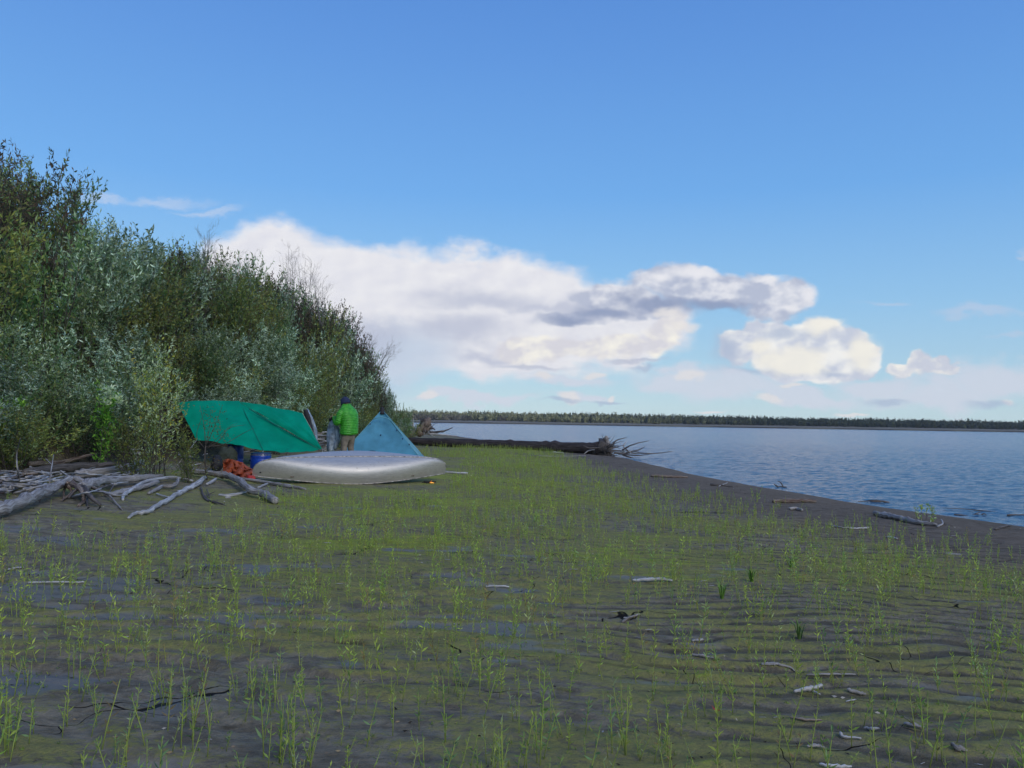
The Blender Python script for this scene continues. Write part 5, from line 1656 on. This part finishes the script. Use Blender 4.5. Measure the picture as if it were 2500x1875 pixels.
def tent():
    fr = PT(1030, 1119, 28.2); fr.z = tz(fr.x, fr.y) + .02
    dirx = Vector((math.cos(R(5)), math.sin(R(5)), 0)); diry = Vector((-dirx.y, dirx.x, 0))
    S = 2.75
    fl = fr - dirx * S; br = fr + diry * S; bl = br - dirx * S
    apex = PT(933, 1000, 28.2 + 1.35)
    o0 = (fr + bl) / 2; o0.z = tz(o0.x, o0.y)
    for c_ in (fl, br, bl): c_.z = tz(c_.x, c_.y) + .03
    r = empty('tent', o0)
    top = .045
    cs = [fl, fr, br, bl]
    for k in range(4):
        a, b = cs[k], cs[(k + 1) % 4]
        ta = apex + (a - apex).normalized() * top; tb = apex + (b - apex).normalized() * top
        sheet('panel', 'tent_trim_lit' if k == 1 else 'tent', [p - o0 for p in (a, b, tb, ta)], 18, 18, r, sag=-.09, wr=.05, seed=11 + k)  # right panel paler, its stronger light put into the colour
        mb = MB(); mb.tube([b - o0 + Vector((0, 0, .004)), b.lerp(tb, .5) - o0, tb - o0], [.011] * 3, 6); mb.build('ridge_seam', 'tent_trim_lit', r)
        sk_ = MB(); e = (b - a).normalized()
    mb = MB(); n = 10
    mb.loft([[apex - o0 + Vector((rad * math.cos(2 * math.pi * i / n), rad * math.sin(2 * math.pi * i / n), z)) for i in range(n)] for rad, z in [(.16, -.17), (.11, -.08), (.075, .0), (.07, .05), (.03, .09)]])
    mb.build('cap', 'black', r)
    # vents and tie-out tabs seen on the near and right panels
    for (x, y, dd) in [(931, 1062, .75), (970, 1050, .95), (984, 1071, .6), (1000, 1085, .4), (905, 1035, .9)]:
        q = PT(x, y, 28.2 + dd * .9); mb = MB(); mb.sphere((0, 0, 0), (.022, .02, .032), 8, 6); t_ = mb.build('tie_out', 'navy', r); t_.location = q - o0 + Vector((0, -.12, 0))
    q = [PT(910, 1024, 28.9) - o0, PT(930, 1018, 29.0) - o0, PT(948, 1022, 29.0) - o0, PT(958, 1030, 28.9) - o0]
    mb = MB(); mb.tube(q, [.012, .02, .02, .01], 6); mb.build('vent', 'tent_trim_lit', r)
    tag(r, 'blue pyramid tent with a dark peak cap beside the shrubs', 'tent')


tent()


def barrel(px, py, Y, label, h=.62, rad=.215):
    p = PT(px, py, Y); z = tz(p.x, p.y); r = empty('barrel', (p.x, p.y, z), .4)
    def ring(R_, zz): return [Vector((R_ * math.cos(2 * math.pi * k / 28), R_ * math.sin(2 * math.pi * k / 28), zz)) for k in range(28)]
    mb = MB(); mb.loft([ring(rad * a, h * b) for a, b in [(.88, 0), (.95, .02), (.98, .08), (1, .2), (.985, .22), (.985, .26), (1, .28), (1, .7), (.985, .72), (.985, .76), (1, .78), (.98, .86), (.9, .9)]]); mb.build('body', 'barrel', r)
    mb = MB(); mb.loft([ring(rad * a, h * b) for a, b in [(.94, .90), (.97, .92), (.97, .98), (.9, 1.0), (.6, 1.0)]]); mb.build('lid', 'barrel_lid', r)
    mb = MB(); mb.loft([ring(rad * 1.0, h * .885), ring(rad * 1.02, h * .90), ring(rad * 1.0, h * .915)]); mb.build('clamp_ring', 'steel', r)
    for sg in (-1, 1):
        mb = MB(); mb.tube([(sg * rad * .98, -.05, h * .66), (sg * rad * 1.1, 0, h * .62), (sg * rad * .98, .05, h * .66)], [.012] * 3, 6); mb.build('handle', 'black', r)
    tag(r, label, 'barrel')


barrel(636, 1150, 18.9, 'blue plastic barrel just behind the left end of the canoe', .50, .24)
barrel(574, 1125, 20.4, 'blue barrel partly hidden behind the dark pack under the tarp', .56, .2)


def lump(name, label, cat, px, py, Y, size, material, seed, fold=.25, freq=3.0, rz=0.0, part=None):
    p = PT(px, py, Y); z = tz(p.x, p.y)
    nu, nv = 30, 18; rings = []
    for j in range(nv + 1):
        ph = math.pi * (j + .02) / (nv + .04); row = []
        for k in range(nu):
            th = 2 * math.pi * k / nu
            d = np.array([math.sin(ph) * math.cos(th), math.sin(ph) * math.sin(th), -math.cos(ph)])
            f = 1 + fold * (float(fbm(np.array([d[0] * freq + seed + d[2]]), np.array([d[1] * freq + d[2] * freq]), seed, 3)[0]) - .5) * 2
            q = Vector((d[0] * size[0] * f, d[1] * size[1] * f, max(0, size[2] * .45 + d[2] * size[2] * .55 * f)))
            row.append(q)
        rings.append(row)
    mb = MB(); mb.loft(rings); o = mb.build(name, material); o.location = (p.x, p.y, z); o.rotation_euler[2] = rz
    tag(o, label, cat)
    return o


lump('dark_pack', 'dark olive pack standing under the left part of the tarp', 'bag', 553, 1130, 19.8, (.24, .2, .50), 'olive', 3)
lump('dark_sack', 'black sack in the shadow beside the bushes left of the orange cloth', 'bag', 528, 1150, 18.9, (.13, .14, .36), 'black', 4)
lump('red_bag', 'small red bag on the ground at the end of the canoe', 'bag', 612, 1168, 17.3, (.10, .08, .12), 'red', 5)
lump('blue_sack', 'small blue sack under the edge of the canoe', 'bag', 749, 1177, 17.75, (.10, .08, .07), 'barrel', 6)
# crumpled orange cloth: sharp folded sheet
def orange_cloth():
    pts = [(545, 1122), (556, 1119), (575, 1124), (590, 1129), (604, 1140), (619, 1148), (617, 1160), (600, 1166), (575, 1160), (556, 1158), (550, 1140)]
    Yc = 17.9
    o0 = PT(580, 1165, Yc); o0.z = tz(o0.x, o0.y)
    nu, nv = 34, 16
    V = []
    topl = [(543, 1124), (560, 1120), (590, 1129), (606, 1141), (622, 1149)]
    rr = random.Random(2)
    for j in range(nv + 1):
        for i in range(nu + 1):
            u, v = i / nu, j / nv
            x = 543 + 80 * u
            yt = np.interp(x, [a for a, _ in topl], [b for _, b in topl])
            yb = 1168 + 3 * math.sin(u * 5)
            f = float(fbm(np.array([u * 7.0 + v * 2]), np.array([v * 4.0 - u * 3]), 77, 3)[0]) - .5
            rid = abs(math.sin((u * 3.2 + v * 1.6 + f * .8) * 3.1)) * .22 - .1
            p = PT(x + f * 8, yt + (yb - yt) * v, Yc + .35 - v * .55 - rid + f * .3)
            p.z = max(p.z, tz(p.x, p.y) + .01)
            V.append(p - o0)
    w = nu + 1
    fs = [(j * w + i, j * w + i + 1, (j + 1) * w + i + 1, (j + 1) * w + i) for j in range(nv) for i in range(nu)]
    mb = MB(); mb.add(V, fs)
    o = mb.build('orange_cloth', 'orange', smooth=False); o.location = o0
    s = o.modifiers.new('thick', 'SOLIDIFY'); s.thickness = .008
    tag(o, 'crumpled orange cloth heaped at the left end of the canoe', 'cloth')


orange_cloth()


def hanging_jacket():
    # draped over a leaning pole at the right end of the tarp: dark lining to the left, pale shell to the right
    Y0 = 22.0
    o0 = PT(765, 1080, Y0); o0.z = tz(o0.x, o0.y)
    r = empty('hanging_jacket', o0)
    L = [(746, 1000), (752, 1030), (761, 1060), (770, 1082)]
    Rr = [(750, 997), (764, 1020), (774, 1050), (775, 1083)]
    rings = []
    for i in range(14):
        t = i / 13
        lx = np.interp(t, [0, .33, .66, 1], [p[0] for p in L]); ly = np.interp(t, [0, .33, .66, 1], [p[1] for p in L])
        rx = np.interp(t, [0, .33, .66, 1], [p[0] for p in Rr]); ry = np.interp(t, [0, .33, .66, 1], [p[1] for p in Rr])
        a = PT(lx + 5, ly, Y0) - o0; b = PT(rx, ry, Y0) - o0
        c = (a + b) / 2; h = (b - a) / 2
        ring = []
        for k in range(12):
            th = 2 * math.pi * k / 12
            ring.append(c + h * math.cos(th) + Vector((0, .09 * math.sin(th) * (1 + .2 * math.sin(k * 2.3 + i * .7)), 0)))
        rings.append(ring)
    mb = MB(); mb.loft(rings); mb.build('shell', 'cloth_grey', r)
    rings = []
    for i in range(10):
        t = i / 9
        lx = np.interp(t, [0, .4, 1], [740, 743, 760]); ly = np.interp(t, [0, .4, 1], [1000, 1018, 1056])
        rx = np.interp(t, [0, .4, 1], [751, 758, 765]); ry = ly
        a = PT(lx, ly, Y0 - .22) - o0; b = PT(rx, ry, Y0 - .22) - o0
        c = (a + b) / 2; h = (b - a) / 2
        rings.append([c + h * math.cos(2 * math.pi * k / 10) + Vector((0, .05 * math.sin(2 * math.pi * k / 10), 0)) for k in range(10)])
    mb = MB(); mb.loft(rings); mb.build('lining', 'black', r)
    tag(r, 'pale grey jacket with dark lining hanging at the right end of the tarp', 'jacket')


hanging_jacket()


def campfire():
    p = GP(1052, 1180); r = empty('campfire', p)
    rr = random.Random(1)
    for k in range(9):
        a = rr.uniform(0, 3.14); mb = MB(); l = rr.uniform(.08, .17)
        d = Vector((math.cos(a), math.sin(a) * .6, rr.uniform(-.1, .1)))
        c0 = Vector((rr.uniform(-.1, .06), rr.uniform(-.04, .04), rr.uniform(.01, .04)))
        gnarly(mb, [c0 - d * l, c0 + d * l], [.014, .010], k, 6); mb.build('charred_stick', 'char', r)
    m, n, b, o = mat('flame')
    em = n.new('ShaderNodeEmission'); tcn = n.new('ShaderNodeTexCoord').outputs['Object']
    n.put(em.inputs[0], n.ramp(n.noise(tcn, 30, 3), [(0.35, (1.0, .12, .01)), (0.62, (1.0, .55, .12))])); em.inputs[1].default_value = 1.6
    m.node_tree.links.new(em.outputs[0], o.inputs[0])
    for (x, z, h) in [(.0, .01, .04), (.035, .01, .03), (-.03, .01, .02), (.06, .01, .018), (.015, .015, .05)]:
        mb = MB(); mb.tube([(x, -.02, z), (x + .006, -.02, z + h * .5), (x, -.02, z + h)], [.012, .010, .002], 7, seed=int(x * 100), rough=.3); mb.build('flame', m, r)
    tag(r, 'tiny campfire with orange flames at the right end of the canoe', 'campfire')


campfire()


# ================================================================== PERSON
def skin_obj(name, nodes, edges, material, parent, sub=2):
    """continuous surface over a skeleton: nodes = [(xyz, radius or (rx, ry))]"""
    me = bpy.data.meshes.new(name)
    me.from_pydata([n[0] for n in nodes], edges, [])
    o = obj(name, me, material, parent)
    sm = o.modifiers.new('skin', 'SKIN'); sm.use_smooth_shade = True
    if not me.skin_vertices: 
        raise RuntimeError('no skin layer')
    for i, n in enumerate(nodes):
        r = n[1]; me.skin_vertices[0].data[i].radius = r if isinstance(r, tuple) else (r, r)
    me.skin_vertices[0].data[0].use_root = True
    s = o.modifiers.new('sub', 'SUBSURF'); s.levels = sub; s.render_levels = sub
    return o


def quilt_tube(mb, pts, rad, period=.042, amp=.010, n=18, seed=0, flat=1.0):
    P = [Vector(p) for p in pts]
    pp, rd = smooth_path(P, rad, 10)
    # resample so that every quilt row has six rings
    L = [0.0]
    for i in range(1, len(pp)): L.append(L[-1] + (pp[i] - pp[i - 1]).length)
    m = max(8, int(L[-1] / period * 6)); out, ro = [], []
    for k in range(m + 1):
        s = L[-1] * k / m
        i = max(0, min(len(L) - 2, int(np.searchsorted(L, s)) - 1)); f = (s - L[i]) / max(1e-6, L[i + 1] - L[i])
        out.append(pp[i].lerp(pp[i + 1], f)); ro.append(rd[i] + (rd[i + 1] - rd[i]) * f + amp * (abs(math.sin(math.pi * s / period)) - .5))
    mb.tube(out, ro, n, rough=.03, seed=seed, flat=flat)


def person():
    Yp = 20.6
    hd = PT(842, 985, Yp)
    fwd = math.atan2(.60, -.80)
    # the head is 0.19 forward of the feet
    x0, y0 = hd.x - .17 * math.cos(fwd), Yp - .17 * math.sin(fwd)
    g = tz(x0, y0)
    H = 1.80
    zt = PT(842, 969, Yp).z                 # top of the hat
    sc = min(1.06, max(.9, (zt - g) / 1.80))
    print('person ground', g, 'top', zt, 'scale', sc)
    r = empty('person', (x0, y0, g)); r.rotation_euler = (0, 0, fwd); r.scale = (sc, sc, sc)
    # ---- body: one surface
    nodes = []; edges = []
    def N(p, rad, par=None):
        nodes.append((p, rad)); i = len(nodes) - 1
        if par is not None: edges.append((par, i))
        return i
    pel = N((0, 0, .95), (.13, .15))
    sp1 = N((.01, 0, 1.12), (.12, .14), pel); sp2 = N((.05, 0, 1.32), (.13, .15), sp1)
    nk = N((.11, 0, 1.50), .062, sp2); nk2 = N((.145, 0, 1.56), .058, nk)
    h1 = N((.17, 0, 1.62), (.085, .075), nk2); h2 = N((.185, 0, 1.70), (.092, .078), h1); h3 = N((.18, 0, 1.745), .06, h2)
    nose = N((.275, 0, 1.645), .013, h1); chin = N((.245, 0, 1.565), .030, h1)
    for sy in (1, -1):
        N((.165, sy * .088, 1.655), .016, h1)
        sh = N((.055, sy * .17, 1.43), .062, sp2)
        el = N((.10 if sy > 0 else .12, sy * .27, 1.14), .042, sh)
        wr = N((.355, sy * (.19 if sy > 0 else .10), 1.27 if sy > 0 else 1.25), .028, el)
        pm = N((.43, sy * (.165 if sy > 0 else .075), 1.285 if sy > 0 else 1.265), (.040, .018), wr)
        bz = nodes[pm][0]
        for k, (dy, ln) in enumerate([(-.030, .060), (-.010, .068), (.010, .064), (.030, .050)]):
            a = N((bz[0] + .035, bz[1] + dy, bz[2] - .002), .0095, pm)
            b = N((bz[0] + .035 + ln * .45, bz[1] + dy, bz[2] - .015), .0085, a)
            N((bz[0] + .030 + ln * .55, bz[1] + dy * .9, bz[2] - .045), .007, b)
        t1 = N((bz[0] - .01, bz[1] - sy * .035, bz[2] - .012), .011, pm); N((bz[0] + .03, bz[1] - sy * .045, bz[2] - .030), .009, t1)
        hp = N((0, sy * .10, .86), .095, pel); kn = N((.03, sy * .12, .50), .062, hp); an = N((-.02, sy * .13, .10), .045, kn)
        N((.08, sy * .14, .05), (.045, .035), an)
    skin_obj('body', nodes, edges, 'skin', r, 2)
    for sy in (1, -1):
        mb = MB(); mb.sphere((.262, sy * .032, 1.672), (.010, .013, .009), 8, 6); mb.build('eye', 'black', r)
    mb = MB(); mb.sphere((.125, 0, 1.64), (.082, .086, .062), 18, 10); mb.build('hair', 'hair', r)
    # ---- hat : knitted cap pulled low
    mb = MB(); rings = []
    for j in range(13):
        ph = j / 12 * 1.95; n = 26
        row = []
        for k in range(n):
            th = 2 * math.pi * k / n
            rr_ = math.sin(min(ph, 1.57)) * (1.0 if j < 11 else 1.05)
            x, y, z = .128 * rr_ * math.cos(th), .114 * rr_ * math.sin(th), .135 * math.cos(ph) - (.012 if j >= 11 else 0)
            q = Vector((x, y, z)); q = Matrix.Rotation(R(22), 3, 'Y') @ q
            row.append(Vector((.155, 0, 1.672)) + q)
        rings.append(row)
    mb.loft(list(reversed(rings))); mb.build('hat', 'navy', r)
    # ---- jacket
    j = empty('jacket'); bpy.data.objects.remove(j)
    mb = MB(); prof = [(.825, .160, .225, -.005), (.85, .178, .248, -.008), (.92, .182, .246, -.015), (1.02, .180, .240, -.02), (1.14, .185, .244, -.015), (1.26, .190, .250, .0), (1.36, .182, .250, .02), (1.44, .160, .230, .045),
                       (1.51, .128, .185, .07), (1.565, .100, .130, .095), (1.62, .086, .098, .12)]
    zs = np.linspace(.825, 1.62, 126); n = 40; rings = []
    for z in zs:
        a = np.interp(z, [p[0] for p in prof], [p[1] for p in prof]); b = np.interp(z, [p[0] for p in prof], [p[2] for p in prof]); cx = np.interp(z, [p[0] for p in prof], [p[3] for p in prof])
        q = abs(math.sin(math.pi * (z - .80) / .043)); row = []
        for k in range(n):
            th = 2 * math.pi * k / n
            qq = abs(math.sin(math.pi * (z - .80 + .008 * math.sin(th * 3 + z * 9)) / .043))
            f = 1 + .05 * (qq - .5)
            ex = 2.4
            ct, st_ = math.cos(th), math.sin(th)
            x = a * f * math.copysign(abs(ct) ** (2 / ex), ct); y = b * f * math.copysign(abs(st_) ** (2 / ex), st_)
            row.append(Vector((cx + x, y, z + .012 * math.sin(th * 2))))
        rings.append(row)
    mb.loft(rings)
    quilt_tube(mb, [(.05, .175, 1.44), (.065, .245, 1.34), (.09, .285, 1.16), (.17, .27, 1.135), (.27, .225, 1.20), (.36, .187, 1.265)], [.085, .092, .080, .078, .064, .048])
    quilt_tube(mb, [(.05, -.175, 1.44), (.065, -.245, 1.34), (.10, -.275, 1.16), (.18, -.24, 1.135), (.27, -.165, 1.19), (.36, -.098, 1.248)], [.085, .092, .080, .078, .064, .048], seed=2)
    mb.build('jacket', 'puffy', r)
    # ---- trousers
    nd = [((0, 0, .93), (.150, .175)), ((0, 0, .84), (.155, .18)), ((.005, .105, .74), .108), ((.03, .12, .52), .088), ((.015, .125, .42), .082), ((-.02, .13, .12), .070), ((-.018, .13, .07), .072),
          ((.005, -.105, .74), .108), ((.05, -.12, .52), .088), ((.03, -.125, .42), .082), ((-.01, -.13, .12), .070), ((-.01, -.13, .07), .072)]
    o = skin_obj('trousers', nd, [(0, 1), (1, 2), (2, 3), (3, 4), (4, 5), (5, 6), (1, 7), (7, 8), (8, 9), (9, 10), (10, 11)], 'khaki', r, 2)
    for sy in (1, -1):
        skin_obj('boot', [((-.03, sy * .13, .10), .055), ((-.03, sy * .13, .045), (.045, .05)), ((.06, sy * .135, .045), (.045, .045)), ((.16, sy * .14, .035), (.045, .034))], [(0, 1), (1, 2), (2, 3)], 'boot', r, 1)
    tag(r, 'person in blue knit hat, green quilted jacket and khaki trousers, standing behind the canoe', 'person')
    # ---- the grey jacket held up in both hands
    Mw = Matrix.Translation((x0, y0, g)) @ Matrix.Rotation(fwd, 4, 'Z') @ Matrix.Scale(sc, 4)
    hold = Mw @ Vector((.475, .05, 1.25))
    hj = empty('grey_jacket', hold)
    rings = []
    top = hold
    for i in range(16):
        t = i / 15
        lx = np.interp(t, [0, .12, .5, .8, 1], [807, 803, 799, 798, 799]); rx = np.interp(t, [0, .12, .3, .6, .8, 1], [815, 818, 826, 826, 822, 817])
        y = 1024 + 78 * t
        a = PT(lx, y, hold.y) - hold; b = PT(rx, y, hold.y - .05) - hold
        c = (a + b) / 2; h = (b - a) / 2; row = []
        for k in range(20):
            th = 2 * math.pi * k / 20
            f = 1 + .16 * math.sin(th * 4 + t * 3) * (.3 + t) + .08 * math.sin(th * 7 - t * 6)
            row.append(c + h * math.cos(th) * f + Vector((0, (.05 + .06 * t) * math.sin(th) * f, 0)))
        rings.append(row)
    mb = MB(); mb.loft(rings); mb.build('shell', 'cloth_grey', hj)
    # a sleeve hanging on its right side and the dark collar at the hands
    q = [PT(x, y, hold.y - .1) - hold for x, y in [(815, 1030), (823, 1048), (824, 1075), (818, 1095)]]
    mb = MB(); gnarly(mb, q, [.05, .065, .06, .05], 4, 12, 5, bend=.15); mb.build('sleeve', 'cloth_grey', hj)
    q = [PT(x, y, hold.y - .06) - hold for x, y in [(805, 1027), (809, 1021), (814, 1024), (818, 1034), (824, 1045)]]
    mb = MB(); gnarly(mb, q, [.03, .04, .04, .035, .02], 5, 10, 4, bend=.1); mb.build('collar', 'black', hj)
    tag(hj, 'pale blue-grey jacket held up in front of the person', 'jacket')


person()
print('OBJECTS TOTAL', len(bpy.data.objects))
# ------------------------------------------------------------------ the air over the river
hz = MB(); hz.box((0, 420, 57), (3300, 1680, 146))
hm = bpy.data.materials.new('haze'); hm.use_nodes = True; ht = hm.node_tree; ht.nodes.clear()
pv = ht.nodes.new('ShaderNodeVolumePrincipled'); pv.inputs['Density'].default_value = 0.00010; pv.inputs['Color'].default_value = (.84, .90, 1, 1)
ho = ht.nodes.new('ShaderNodeOutputMaterial'); ht.links.new(pv.outputs[0], ho.inputs['Volume'])
tag(hz.build('haze', hm, smooth=False), kind='stuff')
